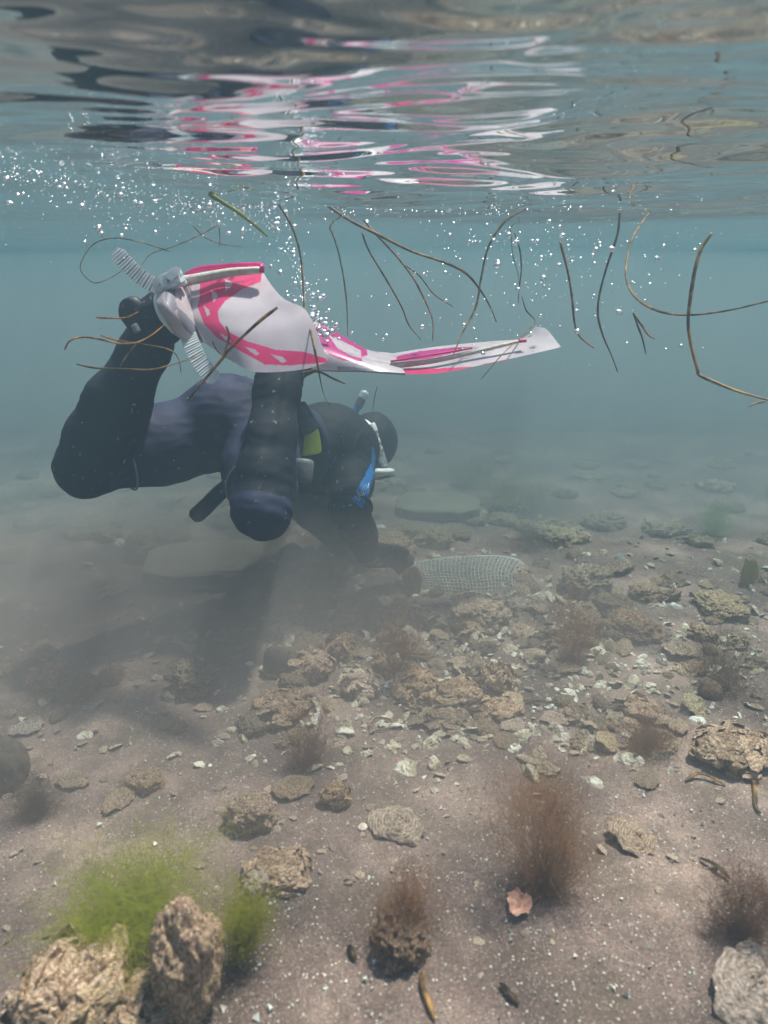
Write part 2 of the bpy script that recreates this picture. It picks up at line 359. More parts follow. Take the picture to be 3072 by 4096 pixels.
hz = MB(); x0, x1, y0, y1, z0, z1 = -13.5, 13.5, -4.5, 15.5, -1.1, 1.28
hz.add([(x0, y0, z0), (x1, y0, z0), (x1, y1, z0), (x0, y1, z0), (x0, y0, z1), (x1, y0, z1), (x1, y1, z1), (x0, y1, z1)],
       [(3, 2, 1, 0), (4, 5, 6, 7), (0, 1, 5, 4), (1, 2, 6, 5), (2, 3, 7, 6), (3, 0, 4, 7)])
tag(put('haze', mesh_data('haze', hz.verts(), hz.F, [M['haze']], smooth=False)), kind='stuff')

def silt(c, ax, dens, label, col=(0.60, 0.52, 0.495), sub=4):
    m, n, l, b, out = material('stirred_silt'); n.remove(b)
    v_ = n.new('ShaderNodeVolumePrincipled'); v_.inputs['Color'].default_value = (*col, 1); v_.inputs['Density'].default_value = dens; v_.inputs['Anisotropy'].default_value = 0.2
    l.new(v_.outputs[0], out.inputs['Volume'])
    bm = bmesh.new(); bmesh.ops.create_icosphere(bm, subdivisions=4, radius=1); me = bpy.data.meshes.new('silt_cloud'); bm.to_mesh(me); bm.free(); me.materials.append(m)
    o = put('silt_cloud', me, loc=c); o.scale = ax
    tag(o, label, 'silt', kind='stuff')
silt(P(250, 2420, 2.05) , (0.75, 0.55, 0.26), 0.75, 'grey silt stirred up over the shadowed seabed')
silt(P(900, 2420, 2.1), (0.60, 0.42, 0.18), 0.80, 'brown silt stirred up below the bent knee')
silt(P(1450, 2330, 2.15), (0.45, 0.32, 0.12), 0.45, 'silt puff rising from the gloved hand')
silt(np.array([-0.55, 1.55, 0.10]), (1.25, 0.85, 0.28), 0.62, 'thin veil of grey silt over the sand in the diver shadow')
silt(np.array([0.0, 6.3, 0.42]), (11.0, 4.6, 0.66), 0.46, 'bank of cloudy water closing off the view beyond the diver', (0.42, 0.48, 0.51), 6)
silt(np.array([0.0, 7.6, 0.42]), (11.0, 4.2, 0.66), 0.7, 'denser cloudy water far behind the diver', (0.42, 0.48, 0.51), 6)
silt(np.array([0.55, 2.0, 0.08]), (2.3, 1.45, 0.30), 0.22, 'thin dusty veil over the sunlit oyster bed')
silt(P(100, 2150, 2.6), (0.85, 0.6, 0.26), 0.55, 'pale silt drifting beyond the raised knee')

# ------------------------------------------------------------------ the diver
def surface_net(f, org, h):
    s = f < 0
    c = [s[a:s.shape[0] - 1 + a, b:s.shape[1] - 1 + b, d:s.shape[2] - 1 + d] for a in (0, 1) for b in (0, 1) for d in (0, 1)]
    tot = sum(x.astype(int) for x in c); act = (tot > 0) & (tot < 8)
    I = np.argwhere(act); idx = -np.ones(act.shape, int); idx[act] = np.arange(len(I))
    acc = np.zeros((len(I), 3)); cnt = np.zeros(len(I))
    cor = [np.array([a, b, d]) for a in (0, 1) for b in (0, 1) for d in (0, 1)]
    val = [f[tuple((I + o).T)] for o in cor]
    for a in range(8):
        for b in range(a + 1, 8):
            if abs(cor[a] - cor[b]).sum() != 1: continue
            x = (val[a] < 0) != (val[b] < 0); t = np.where(x, val[a] / (val[a] - val[b] + 1e-20), 0)
            acc[x] += (cor[a] + (cor[b] - cor[a]) * t[:, None])[x]; cnt[x] += 1
    V = org + h * (I + acc / cnt[:, None])
    F = []
    for ax in range(3):
        o = np.zeros(3, int); o[ax] = 1
        s0 = s[:s.shape[0] - o[0], :s.shape[1] - o[1], :s.shape[2] - o[2]]; s1 = s[o[0]:, o[1]:, o[2]:]
        E = np.argwhere(s0 != s1); b_, d_ = [k for k in range(3) if k != ax]
        E = E[(E[:, b_] > 0) & (E[:, d_] > 0) & (E[:, b_] < s.shape[b_] - 1) & (E[:, d_] < s.shape[d_] - 1)]
        ob = np.zeros(3, int); ob[b_] = 1; od = np.zeros(3, int); od[d_] = 1
        q = np.c_[idx[tuple((E - ob - od).T)], idx[tuple((E - od).T)], idx[tuple(E.T)], idx[tuple((E - ob).T)]]
        neg = s0[tuple(E.T)]
        if ax == 1: neg = ~neg
        q[~neg] = q[~neg][:, ::-1]; F.append(q)
    return V, np.concatenate(F)

J = dict(pelv=P(965, 1725, 2.00), lhip=P(880, 1715, 1.98), lknee=P(345, 1868, 1.80), lank=P(640, 1275, 1.66), rhip=P(1045, 1760, 1.97), rknee=P(1048, 2040, 1.68),
         rank=P(1120, 1490, 1.80), waist=P(1180, 1800, 2.14), chest=P(1325, 1800, 2.30), rsh=P(1396, 1810, 2.25), lsh=P(1375, 1770, 2.50), neck=P(1440, 1785, 2.42),
         head=P(1490, 1765, 2.44), relb=P(1402, 2050, 2.08), rwr=P(1478, 2225, 2.20), lelb=P(1235, 2040, 2.40), lwr=P(1370, 2190, 2.40))
caps = []      # (a, b, ra, rb, blend, zone)
def cap(a, b, ra, rb, k=0.03, z='black'): caps.append((np.asarray(J[a] if isinstance(a, str) else a, float), np.asarray(J[b] if isinstance(b, str) else b, float), ra, rb, k, z))
def bone(pts, k=0.02, z='black'):
    for (a, ra), (b, rb) in zip(pts, pts[1:]): cap(a, b, ra, rb, k, z)
def along(a, b, t, off=(0, 0, 0)): return J[a] * (1 - t) + J[b] * t + np.array(off)
# torso
lat = J['lhip'] - J['rhip']; lat /= np.linalg.norm(lat)
bone([(P(930, 1680, 2.0), 0.118), (P(1060, 1730, 2.06), 0.118), ('waist', 0.112)], 0.05, 'indigo')
bone([(P(890, 1660, 1.92), 0.100), (P(1040, 1700, 1.96), 0.098)], 0.05, 'indigo')
bone([('waist', 0.112), (P(1290, 1800, 2.26), 0.128), ('chest', 0.124)], 0.05, 'black')
cap(P(1330, 1785, 2.22), P(1310, 1780, 2.46), 0.115, 0.11, 0.05, 'black')
cap('rsh', 'lsh', 0.085, 0.085, 0.05, 'black')
bone([('chest', 0.10), ('neck', 0.074), ('head', 0.074)], 0.03, 'black')
# legs
bone([('lhip', 0.112), (along('lhip', 'lknee', 0.45), 0.098), ('lknee', 0.068)], 0.04, 'indigo')
bone([('lknee', 0.075), (along('lknee', 'lank', 0.20), 0.079), (along('lknee', 'lank', 0.45), 0.073), (along('lknee', 'lank', 0.8), 0.052), ('lank', 0.049)], 0.025, 'black')
bone([('rhip', 0.112), (along('rhip', 'rknee', 0.5), 0.090), ('rknee', 0.066)], 0.04, 'indigo')
bone([('rknee', 0.063), (along('rknee', 'rank', 0.25), 0.063), (along('rknee', 'rank', 0.5), 0.058), (along('rknee', 'rank', 0.85), 0.053), ('rank', 0.050)], 0.025, 'black')
bone([('lank', 0.050), (P(700, 1225, 1.665), 0.038), (P(770, 1245, 1.67), 0.022)], 0.03, 'black')
bone([('rank', 0.050), (P(1235, 1430, 1.95), 0.036), (P(1340, 1440, 1.99), 0.02)], 0.03, 'black')
# arms
bone([('rsh', 0.072), (along('rsh', 'relb', 0.5), 0.066), ('relb', 0.055)], 0.03, 'black')
bone([('relb', 0.050), (along('relb', 'rwr', 0.4), 0.051), ('rwr', 0.034)], 0.02, 'brown')
bone([('lsh', 0.072), ('lelb', 0.055)], 0.03, 'black'); bone([('lelb', 0.052), ('lwr', 0.036)], 0.02, 'black')
# gloved hands: palm, four bent fingers, thumb
def hand(w, fwd, side, z='black'):
    fwd = np.asarray(fwd, float); fwd /= np.linalg.norm(fwd); side = np.asarray(side, float); side -= fwd * (side @ fwd); side /= np.linalg.norm(side)
    dn = np.cross(fwd, side); dn = dn if dn[2] < 0 else -dn
    for q, L in zip((-1.5, -0.5, 0.5, 1.5), (0.066, 0.076, 0.072, 0.058)):
        k0 = w + fwd * 0.075 + side * q * 0.021
        cap(w + fwd * 0.01 + side * q * 0.012, k0, 0.024, 0.017, 0.012, z)
        k1 = k0 + (fwd * 0.9 + dn * 0.35) * L * 0.5; k2 = k1 + (fwd * 0.45 + dn * 0.9) * L * 0.36; k3 = k2 + (fwd * 0.05 + dn) * L * 0.22
        for a, b, r1, r2 in ((k0, k1, 0.0125, 0.0115), (k1, k2, 0.0115, 0.0105), (k2, k3, 0.0105, 0.0095)): cap(a, b, r1, r2, 0.004, z)
    t0 = w + fwd * 0.03 - side * 0.034; t1 = t0 + fwd * 0.030 - side * 0.022 + dn * 0.012; t2 = t1 + fwd * 0.030 - side * 0.002 + dn * 0.016
    cap(w + fwd * 0.012 - side * 0.01, t0, 0.02, 0.016, 0.012, z); cap(t0, t1, 0.014, 0.0125, 0.004, z); cap(t1, t2, 0.0125, 0.011, 0.004, z)
hand(J['rwr'], P(1590, 2225, 2.26) - J['rwr'], AX_F * 0.8 + AX_R * -0.1 - AX_U * 0.6)
hand(J['lwr'], P(1480, 2235, 2.46) - J['lwr'], AX_F * -0.9 + AX_U * 0.4)

lo = np.min([np.minimum(a - ra, b - rb) for a, b, ra, rb, k, z in caps], axis=0) - 0.03
hi = np.max([np.maximum(a + ra, b + rb) for a, b, ra, rb, k, z in caps], axis=0) + 0.03
h = 0.0062; dim = np.ceil((hi - lo) / h).astype(int) + 1
field = np.full(dim, 1.0, np.float32)
for a, b, ra, rb, k, z in caps:
    m_ = max(ra, rb) + 3 * k + 0.02
    i0 = np.maximum(0, np.floor((np.minimum(a, b) - m_ - lo) / h).astype(int)); i1 = np.minimum(dim, np.ceil((np.maximum(a, b) + m_ - lo) / h).astype(int))
    g = np.stack(np.meshgrid(*[lo[q] + h * np.arange(i0[q], i1[q]) for q in range(3)], indexing='ij'), -1)
    ab = b - a; t = np.clip(((g - a) @ ab) / max(ab @ ab, 1e-9), 0, 1)
    d = np.linalg.norm(g - a - t[..., None] * ab, axis=-1) - (ra + (rb - ra) * t)
    sl = tuple(slice(i0[q], i1[q]) for q in range(3)); o = field[sl]
    hh = np.clip(0.5 + 0.5 * (o - d) / k, 0, 1); field[sl] = o * (1 - hh) + d * hh - k * hh * (1 - hh)
BV, BF = surface_net(field, lo, h)
for _ in range(2):                                                   # light smoothing of the grid steps
    acc = np.zeros_like(BV); cnt = np.zeros(len(BV))
    for i in range(4):
        a_, b_ = BF[:, i], BF[:, (i + 1) % 4]
        np.add.at(acc, a_, BV[b_]); np.add.at(cnt, a_, 1); np.add.at(acc, b_, BV[a_]); np.add.at(cnt, b_, 1)
    BV = 0.5 * BV + 0.5 * acc / np.maximum(cnt, 1)[:, None]
# neoprene wrinkles
nrm = np.zeros_like(BV); fn = np.cross(BV[BF[:, 2]] - BV[BF[:, 0]], BV[BF[:, 3]] - BV[BF[:, 1]])
for i in range(4): np.add.at(nrm, BF[:, i], fn)
nrm /= np.linalg.norm(nrm, axis=1)[:, None] + 1e-12
BV = BV + nrm * (0.0034 * noise(BV, 15) + 0.0026 * (0.5 - np.abs(noise(BV * np.array([1, 1, 2.4]), 17))))[:, None]
for jt, ax_, rr_ in (('lknee', J['lank'] - J['lknee'], 0.12), ('rknee', J['rank'] - J['rknee'], 0.12), ('lank', J['lank'] - J['lknee'], 0.10), ('rank', J['rank'] - J['rknee'], 0.10), ('relb', J['rwr'] - J['relb'], 0.10), ('pelv', J['waist'] - J['pelv'], 0.16), ('rsh', J['relb'] - J['rsh'], 0.12)):
    ax_ = ax_ / np.linalg.norm(ax_); q_ = BV - J[jt]; w_ = np.exp(-(np.linalg.norm(q_, axis=1) / rr_) ** 2 * 1.6)
    BV = BV + nrm * (w_ * 0.0030 * np.sin(2 * math.pi * (q_ @ ax_) / 0.030 + 2.5 * noise(BV, 9)) * np.clip(0.5 + noise(BV, 11), 0, 1))[:, None]
cen = BV[BF].mean(1); best = np.full(len(cen), 9.0); zone = np.zeros(len(cen), int)
ZN = {'black': 0, 'indigo': 1, 'brown': 2}
for a, b, ra, rb, k, z in caps:
    ab = b - a; t = np.clip(((cen - a) @ ab) / max(ab @ ab, 1e-9), 0, 1)
    d = np.linalg.norm(cen - a - t[:, None] * ab, axis=1) - (ra + (rb - ra) * t)
    w = d < best; best[w] = d[w]; zone[w] = ZN[z]
def c7(x, y): return (900 + x * 0.5425, 1450 + y * 0.5425)
pu, pv_ = PX(cen); fnn = fn / (np.linalg.norm(fn, axis=1)[:, None] + 1e-12)
sgn = np.sign(np.sum(nrm * (BV - BV.mean(0)), axis=1).mean())
facing = np.sum(fnn * (EYE - cen), axis=1) * sgn > 0
blue = inside([c7(1085, 600), c7(1112, 690), c7(1105, 800), c7(1060, 960), c7(1010, 1075), c7(930, 1010), c7(1000, 890), c7(1080, 740)], pu, pv_)
zone[blue & facing] = 3
base = empty('person', tuple(J['pelv'] * np.array([1, 1, 0]) + np.array([0, 0, 0])))
tag(base, 'freediver in black wetsuit bent over the seabed with pink and white fins raised', 'person')
part('body', BV, BF if sgn > 0 else BF[:, ::-1], [M['neo_black'], M['neo_indigo_sheen'], M['neo_brown'], M['neo_blue']], base, zone)

def ring(c, axis, r, tube, name, mat, parent, arc=(0, 360), squash=1.0, n=40):
    axis = np.asarray(axis, float); axis /= np.linalg.norm(axis)
    e1 = np.cross(axis, [0.2, 0.3, 1]); e1 /= np.linalg.norm(e1); e2 = np.cross(axis, e1)
    a = np.radians(np.linspace(arc[0], arc[1], n))
    path = np.asarray(c) + r * (np.cos(a)[:, None] * e1 + squash * np.sin(a)[:, None] * e2)
    V, F = sweep(path, tube, tube, 6, up=axis)
    return part(name, V, F, [mat], parent)
# knee pad edges, elbow cuff
ring(along('lhip', 'lknee', 0.74), J['lknee'] - J['lhip'], 0.0885, 0.0030, 'knee_pad_edge', M['seam'], base)
ring(along('rhip', 'rknee', 0.72), J['rknee'] - J['rhip'], 0.0845, 0.0028, 'knee_pad_edge', M['seam'], base)
ring(along('rsh', 'relb', 0.93), J['relb'] - J['rsh'], 0.060, 0.0055, 'elbow_cuff', M['rubber'], base)
ring(along('relb', 'rwr', 0.96), J['rwr'] - J['relb'], 0.0375, 0.0032, 'glove_cuff', M['seam'], base)
ring(along('rknee', 'rank', 0.93), J['rank'] - J['rknee'], 0.0545, 0.006, 'bootie_cuff', M['rubber'], base)
ring(along('lknee', 'lank', 0.80), J['lank'] - J['lknee'], 0.0535, 0.005, 'bootie_cuff', M['rubber'], base)
# strokes of the white script on the blue panel
def on_body(u, v):
    """Nearest body surface seen at a photo pixel."""
    d = (pu - u) ** 2 + (pv_ - v) ** 2; ok = np.where(facing & (d < 14 ** 2))[0]
    if len(ok) == 0: ok = np.where(facing)[0][np.argsort(d[facing])[:5]]
    dep = (cen[ok] - EYE) @ AX_F
    return P(u, v, dep.min() - 0.004)
lg = MB()
for st in ([(990, 960), (1000, 985), (1010, 940), (1025, 905), (1022, 950), (1015, 985), (1035, 960)], [(960, 985), (975, 1005), (995, 1020)], [(1040, 900), (1050, 930), (1060, 890)], [(975, 950), (985, 985), (1000, 1005)]):
    V, F = sweep(catmull([on_body(*c7(*q)) for q in st], 18), 0.0011, 0.0011, 5); lg.add(V, F)
part('sleeve_lettering', lg.verts(), lg.F, [M['white_rubber']], base)
for pts in ([(1015, 490), (1000, 515), (975, 560), (950, 630)], [(880, 470), (872, 540), (868, 610)], [(820, 690), (795, 740), (770, 775)]):
    V, F = sweep(catmull([on_body(*c7(*q)) for q in pts], 20), 0.0013, 0.0013, 5); part('suit_seam', V, F, [M['seam_blue']], base)
# hood over the back of the head
hc = P(1490, 1764, 2.43)
def ellipsoid(c, ax, n=24):
    a, b, cc = [np.asarray(q, float) for q in ax]; V = []; F = []
    for i in range(n + 1):
        th = math.pi * i / n
        for j in range(2 * n):
            ph = math.pi * j / n; V.append(np.asarray(c) + a * math.sin(th) * math.cos(ph) + b * math.sin(th) * math.sin(ph) + cc * math.cos(th))
    for i in range(n):
        for j in range(2 * n): F.append((i * 2 * n + j, (i + 1) * 2 * n + j, (i + 1) * 2 * n + (j + 1) % (2 * n), i * 2 * n + (j + 1) % (2 * n)))
    return np.array(V), F
hx = AX_R * 0.8 + AX_F * 0.6; hx /= np.linalg.norm(hx)               # towards the crown of the head
hy = np.cross(AX_U, hx); hy /= np.linalg.norm(hy)
V, F = ellipsoid(hc, (hx * 0.086, hy * 0.080, AX_U * 0.096))
V = V + 0.002 * noise(V, 22)[:, None]
part('hood', V, F, [M['neo_black']], base)
# mask: strap round the back of the hood, skirt and lens on the face side (down)
mk = empty('mask'); mk.parent = base; mk.location = -base.location
def px_path(pts, n, d): return catmull([P(*c7(x, y), d if np.isscalar(d) else dd) for (x, y), dd in zip(pts, d if not np.isscalar(d) else [d] * len(pts))], n)
def on_hood(x, y, lift=0.003):
    """Point just off the hood seen at a spot of the head crop."""
    u, v = c7(x, y); r = AX_F + (u - 1536) / FPX * AX_R + (2048 - v) / FPX * AX_U
    A_ = np.stack([hx / 0.086, hy / 0.080, AX_U / 0.096]); o_ = A_ @ (EYE - hc); q = A_ @ r
    aa, bb, cc = q @ q, o_ @ q, o_ @ o_ - 1; disc = bb * bb - aa * cc
    t = (-bb - math.sqrt(max(disc, 0))) / aa
    return EYE + r * (t - lift)
sp = catmull([on_hood(*q) for q in ((985, 436), (1050, 462), (1095, 520), (1125, 610), (1155, 700), (1180, 780), (1172, 815))], 60)
V, F = band(sp, 0.0125 + 0.0008 * (np.arange(60) % 6 < 3), 0.0030 + 0.0022 * (np.arange(60) % 6 < 3), up=AX_F)
part('strap', V, F, [M['white_rubber']], mk)
V, F = sweep(catmull([on_hood(*q, 0.002) for q in ((990, 436), (1040, 495), (1080, 565), (1112, 650))], 24), 0.0085, 0.003, 8, up=AX_F)
part('strap', V, F, [M['white_rubber']], mk)
V, F = sweep(catmull([on_hood(*q, 0.01) for q in ((1078, 455), (1092, 482), (1102, 515))], 8), 0.012, 0.006, 8, up=AX_F); part('buckle', V, F, [M['white_rubber']], mk)
V, F = sweep(catmull([on_hood(*q, 0.01) for q in ((1172, 742), (1180, 772), (1184, 795))], 8), 0.012, 0.008, 10, up=AX_F); part('buckle', V, F, [M['white_rubber']], mk)
sk = px_path([(1090, 815), (1130, 812), (1175, 808), (1212, 800)], 14, [2.36, 2.36, 2.37, 2.39])
V, F = sweep(sk, 0.022, np.linspace(0.016, 0.010, 14), 12, up=AX_U); part('skirt', V, F, [M['white_rubber']], mk)
V, F = sweep(px_path([(1120, 850), (1190, 836)], 6, [2.42, 2.44]), 0.055, 0.008, 14, up=AX_U); part('lens', V, F, [M['lens']], mk)
# snorkel
sn = empty('snorkel'); sn.parent = base; sn.location = -base.location
tp = px_path([(915, 420), (945, 375), (985, 320), (1010, 265), (1035, 215)], 40, [2.5, 2.5, 2.5, 2.5, 2.5])
V, F = sweep(tp[:18], 0.0135, 0.0135, 14, up=AX_F); part('lower_tube', V, F, [M['blue_tube']], sn)
V, F = sweep(tp[18:30], 0.0145, 0.0145, 14, up=AX_F); part('collar', V, F, [M['lead']], sn)
tt = tp[30:]; V, F = sweep(np.vstack([tt, tt[-1] + (tt[-1] - tt[-2]) * 1.5]), np.r_[np.full(8, 0.0155), 0.014, 0.011, 0.004][:len(tt) + 1], np.r_[np.full(8, 0.0155), 0.014, 0.011, 0.004][:len(tt) + 1], 14, up=AX_F); part('splash_cap', V, F, [M['clear_strap']], sn)
# weight belt
bt = empty('weight_belt'); bt.parent = base; bt.location = -base.location
wax = P(1290, 1800, 2.26) - J['waist']; wc = P(1215, 1800, 2.17)
e1 = np.cross(wax, AX_U); e1 /= np.linalg.norm(e1); e2 = np.cross(e1, wax); e2 /= np.linalg.norm(e2)
a = np.linspace(0, 2 * math.pi, 60); V, F = sweep(wc + 0.120 * (np.cos(a)[:, None] * e1 + np.sin(a)[:, None] * e2), 0.004, 0.024, 6, up=wax / np.linalg.norm(wax), cap=False); part('webbing', V, F, [M['rubber']], bt)
def block(cx, cy_, d, mat, name, w=0.026, hgt=0.035, t=0.018, lean=0.0):
    c = on_body(*c7(cx, cy_)) - AX_F * 0.008; path = [c - (AX_U * math.cos(lean) + AX_R * math.sin(lean)) * hgt * q for q in (-1, -0.92, -0.6, 0, 0.6, 0.92, 1)]
    s = np.array([0.55, 0.9, 1, 1, 1, 0.9, 0.55])
    V, F = sweep(path, w * s, t * s, 12, up=AX_F); part(name, V, F, [mat], bt)
block(575, 420, 2.08, M['lead'], 'lead_weight', 0.030, 0.042, lean=-0.5)
block(625, 585, 2.06, M['yellow'], 'yellow_weight', 0.030, 0.036, lean=-0.15)
block(575, 800, 2.08, M['lead'], 'lead_weight', 0.026, 0.03, lean=0.1)
V, F = sweep(catmull([P(935, 1930, 2.0), P(880, 1970, 1.98), P(820, 2030, 1.95), P(770, 2075, 1.93)], 20), np.r_[np.full(18, 0.022), 0.02, 0.013], 0.008, 10, up=AX_F); part('strap_tail', V, F, [M['rubber']], bt)
V, F = sweep(catmull([P(1005, 1570, 2.05), P(990, 1540, 2.05), P(975, 1507, 2.05)], 8), 0.009, 0.004, 8, up=AX_F); part('strap_end', V, F, [M['rubber']], bt)
# bootie tab with lettering patch
V, F = sweep(catmull([P(590, 1330, 1.64), P(560, 1290, 1.63), P(525, 1240, 1.62), P(495, 1212, 1.62)], 16), np.r_[0.03, np.full(12, 0.031), 0.028, 0.024, 0.014], 0.014, 12, up=AX_F)
bo = part('bootie_tab', V, F, [M['rubber']], base)
V, F = sweep(catmull([P(535, 1298, 1.605), P(545, 1315, 1.605), P(552, 1330, 1.605)], 6), 0.008, 0.003, 8, up=AX_F); part('tab_patch', V, F, [M['seam']], bo)
V, F = sweep(catmull([P(610, 1400, 1.62), P(680, 1430, 1.60), P(735, 1395, 1.62)], 10), 0.008, 0.06, 10, up=J['lank'] - J['lknee'])

# ---- fins
def coons(A, B, T0, T1, ns, nt):
    """Patch between edge A and edge B (both root to tip) with root curve T0 and tip curve T1 (both A to B), in (u, v, depth)."""
    A = catmull(A, ns + 1); B = catmull(B, ns + 1); T0 = catmull(T0, nt + 1); T1 = catmull(T1, nt + 1)
    s = np.linspace(0, 1, ns + 1)[:, None, None]; t = np.linspace(0, 1, nt + 1)[None, :, None]
    return ((1 - t) * A[:, None] + t * B[:, None] + (1 - s) * T0[None] + s * T1[None]
            - ((1 - s) * (1 - t) * A[0] + (1 - s) * t * B[0] + s * (1 - t) * A[-1] + s * t * B[-1]))

def fin_patch(name, A, B, T0, T1, ns, nt, zones, mats, parent, bulge=0.0, thick=0.005, ripple=0.0):
    g = coons(A, B, T0, T1, ns, nt); uv = g[..., :2].copy()
    s = np.linspace(0, 1, ns + 1)[:, None]; t = np.linspace(0, 1, nt + 1)[None]
    g[..., 2] += -bulge * np.sin(math.pi * t) * np.sin(math.pi * (0.15 + 0.7 * s)) + ripple * np.sin(9 * s + 3 * t)
    W = P(g[..., 0:1], g[..., 1:2], g[..., 2:3]); n1, n2 = ns + 1, nt + 1
    du = np.gradient(W, axis=0); dv = np.gradient(W, axis=1); N = np.cross(du, dv); N /= np.linalg.norm(N, axis=2)[..., None] + 1e-12
    V = np.concatenate([(W + N * thick / 2).reshape(-1, 3), (W - N * thick / 2).reshape(-1, 3)])
    i = (np.arange(ns)[:, None] * n2 + np.arange(nt)[None]).ravel(); k = n1 * n2
    q = np.c_[i, i + 1, i + n2 + 1, i + n2]
    cu = 0.25 * (uv[:-1, :-1] + uv[1:, :-1] + uv[:-1, 1:] + uv[1:, 1:]).reshape(-1, 2)
    mi = np.zeros(len(q), int)
    for poly, m_ in zones: mi[inside(poly, cu[:, 0], cu[:, 1])] = m_
    rim = [j for j in range(n2)] + [j * n2 + nt for j in range(1, n1)] + [ns * n2 + j for j in range(nt - 1, -1, -1)] + [j * n2 for j in range(ns - 1, 0, -1)]
    if thick == 0: return part(name, W.reshape(-1, 3), [tuple(x[::-1]) for x in q], mats, parent, mi)
    F = [tuple(x[::-1]) for x in q] + [tuple(x + k) for x in q]
    F += [(rim[j], rim[(j + 1) % len(rim)], rim[(j + 1) % len(rim)] + k, rim[j] + k) for j in range(len(rim))]
    return part(name, V, F, mats, parent, np.r_[mi, mi, np.zeros(len(rim), int)])

def c3(x, y, d=None): r = (200 + x * 0.7233, 900 + y * 0.7233); return r if d is None else (*r, d)
def c4(x, y, d=None): r = (1100 + x * 0.7233, 750 + y * 0.7233); return r if d is None else (*r, d)
FM = [M['fin_white'], M['fin_pink'], M['fin_magenta'], M['fin_tan'], M['fin_grey']]
fin1 = empty('fin'); fin1.parent = base; fin1.location = -base.location
fin1['label'] = 'fin with its pale face turned to the camera'
outer = [c3(*q) for q in ((1180, 225), (830, 300), (828, 400), (815, 450), (850, 545), (925, 625), (1050, 695), (1190, 772), (1330, 777), (1540, 760))]
inner = [c3(*q) for q in ((1540, 742), (1400, 700), (1250, 690), (1088, 642), (975, 585), (936, 530), (926, 478), (966, 424), (1066, 352), (1165, 315), (1175, 240), (1300, 330), (1560, 400))]
ventA = [[c3(*q) for q in v_] for v_ in (((962, 290), (1000, 305), (1014, 322), (1000, 350), (966, 376)), ((886, 352), (925, 375), (932, 398), (902, 437)), ((844, 438), (878, 462), (892, 498), (868, 512)),
         ((928, 588), (985, 618), (1018, 658), (960, 634)), ((1063, 666), (1130, 683), (1168, 715), (1142, 729)), ((1208, 708), (1290, 728), (1318, 755), (1288, 772)))]
A_ = [c3(745, 300, 1.66), c3(900, 268, 1.65), c3(1050, 248, 1.65), c3(1172, 238, 1.65)]
B_ = [c3(850, 650, 1.57), c3(1000, 745, 1.52), c3(1130, 812, 1.48), c3(1390, 800, 1.45), c3(1538, 757, 1.43)]
T0_ = [c3(745, 300, 1.66), c3(772, 470, 1.60), c3(850, 650, 1.57)]
T1_ = [c3(1172, 238, 1.65), c3(1205, 305, 1.61), c3(1290, 405, 1.56), c3(1400, 458, 1.53), c3(1452, 535, 1.49), c3(1500, 655, 1.455), c3(1538, 757, 1.43)]
fin_patch('blade', A_, B_, T0_, T1_, 150, 130, [(outer, 1), (inner, 0)] + [((np.array(v_) - np.mean(v_, 0)) * 0.8 + np.mean(v_, 0), 0) for v_ in ventA], FM, fin1, bulge=0.010, thick=0, ripple=0.004)
V, F = sweep(catmull([P(*c3(735, 312, 1.61)), P(*c3(850, 290, 1.60)), P(*c3(1000, 262, 1.59)), P(*c3(1160, 250, 1.58))], 30), 0.010, np.linspace(0.012, 0.0075, 30), 10, up=AX_U); part('side_rail', V, F, [M['fin_tan']], fin1)
V, F = sweep(catmull([P(*c3(755, 275, 1.63)), P(*c3(830, 243, 1.62)), P(*c3(980, 228, 1.61)), P(*c3(1150, 222, 1.59)), P(*c3(1172, 235, 1.58)), P(*c3(1170, 262, 1.58))], 40), 0.006, 0.006, 10, up=AX_U); part('rail_edge', V, F, [M['fin_magenta']], fin1)
pz = [([c3(*q) for q in ((700, 380), (735, 368), (768, 405), (760, 460), (740, 475), (705, 430))], 0), ([c3(*q) for q in ((698, 455), (740, 490), (800, 560), (840, 600), (850, 645), (800, 625), (740, 570), (705, 510))], 4),
      ([c3(*q) for q in ((640, 350), (690, 340), (690, 420), (700, 470), (680, 480), (640, 420))], 4), ([c3(*q) for q in ((770, 330), (905, 290), (840, 340), (780, 365))], 1)]
fin_patch('foot_pocket', [c3(590, 360, 1.62), c3(640, 300, 1.60), c3(715, 292, 1.62), c3(775, 300, 1.655)], [c3(640, 520, 1.58), c3(690, 600, 1.57), c3(770, 640, 1.58), c3(858, 648, 1.60)],
          [c3(590, 360, 1.62), c3(600, 440, 1.56), c3(640, 520, 1.58)], [c3(775, 300, 1.655), c3(795, 470, 1.625), c3(858, 648, 1.60)], 60, 60, pz, FM, fin1, bulge=0.03, thick=0.006)
def ribbed(name, pts, w, parent, n=66):
    path = catmull([P(*q) for q in pts], n); r_ = (np.arange(n) % 3 == 0)
    ww = np.r_[np.linspace(0.5, 1, 7), np.ones(n - 7)] * w
    V, F = band(path, ww * (1 + 0.03 * r_), 0.0016 + 0.0012 * r_, up=AX_F)
    mi = [1 if (i // 5) % 6 == 1 and 8 < (i // 5) < 52 else 0 for i in range((n - 1) * 5)] + [0, 0]
    return part(name, V, F, [M['clear_strap'], M['fin_grey']], parent, mi, smooth=False)
st = [c3(358, 138, 1.60), c3(425, 215, 1.60), c3(500, 285, 1.60), c3(590, 335, 1.60), c3(650, 320, 1.60)]
ribbed('strap_tail', st, 0.0165, fin1)
ribbed('strap_tail', [c3(922, 862, 1.55), c3(880, 820, 1.55), c3(825, 745, 1.56), c3(785, 665, 1.57), c3(765, 610, 1.58)], 0.0175, fin1)
bk = MB()
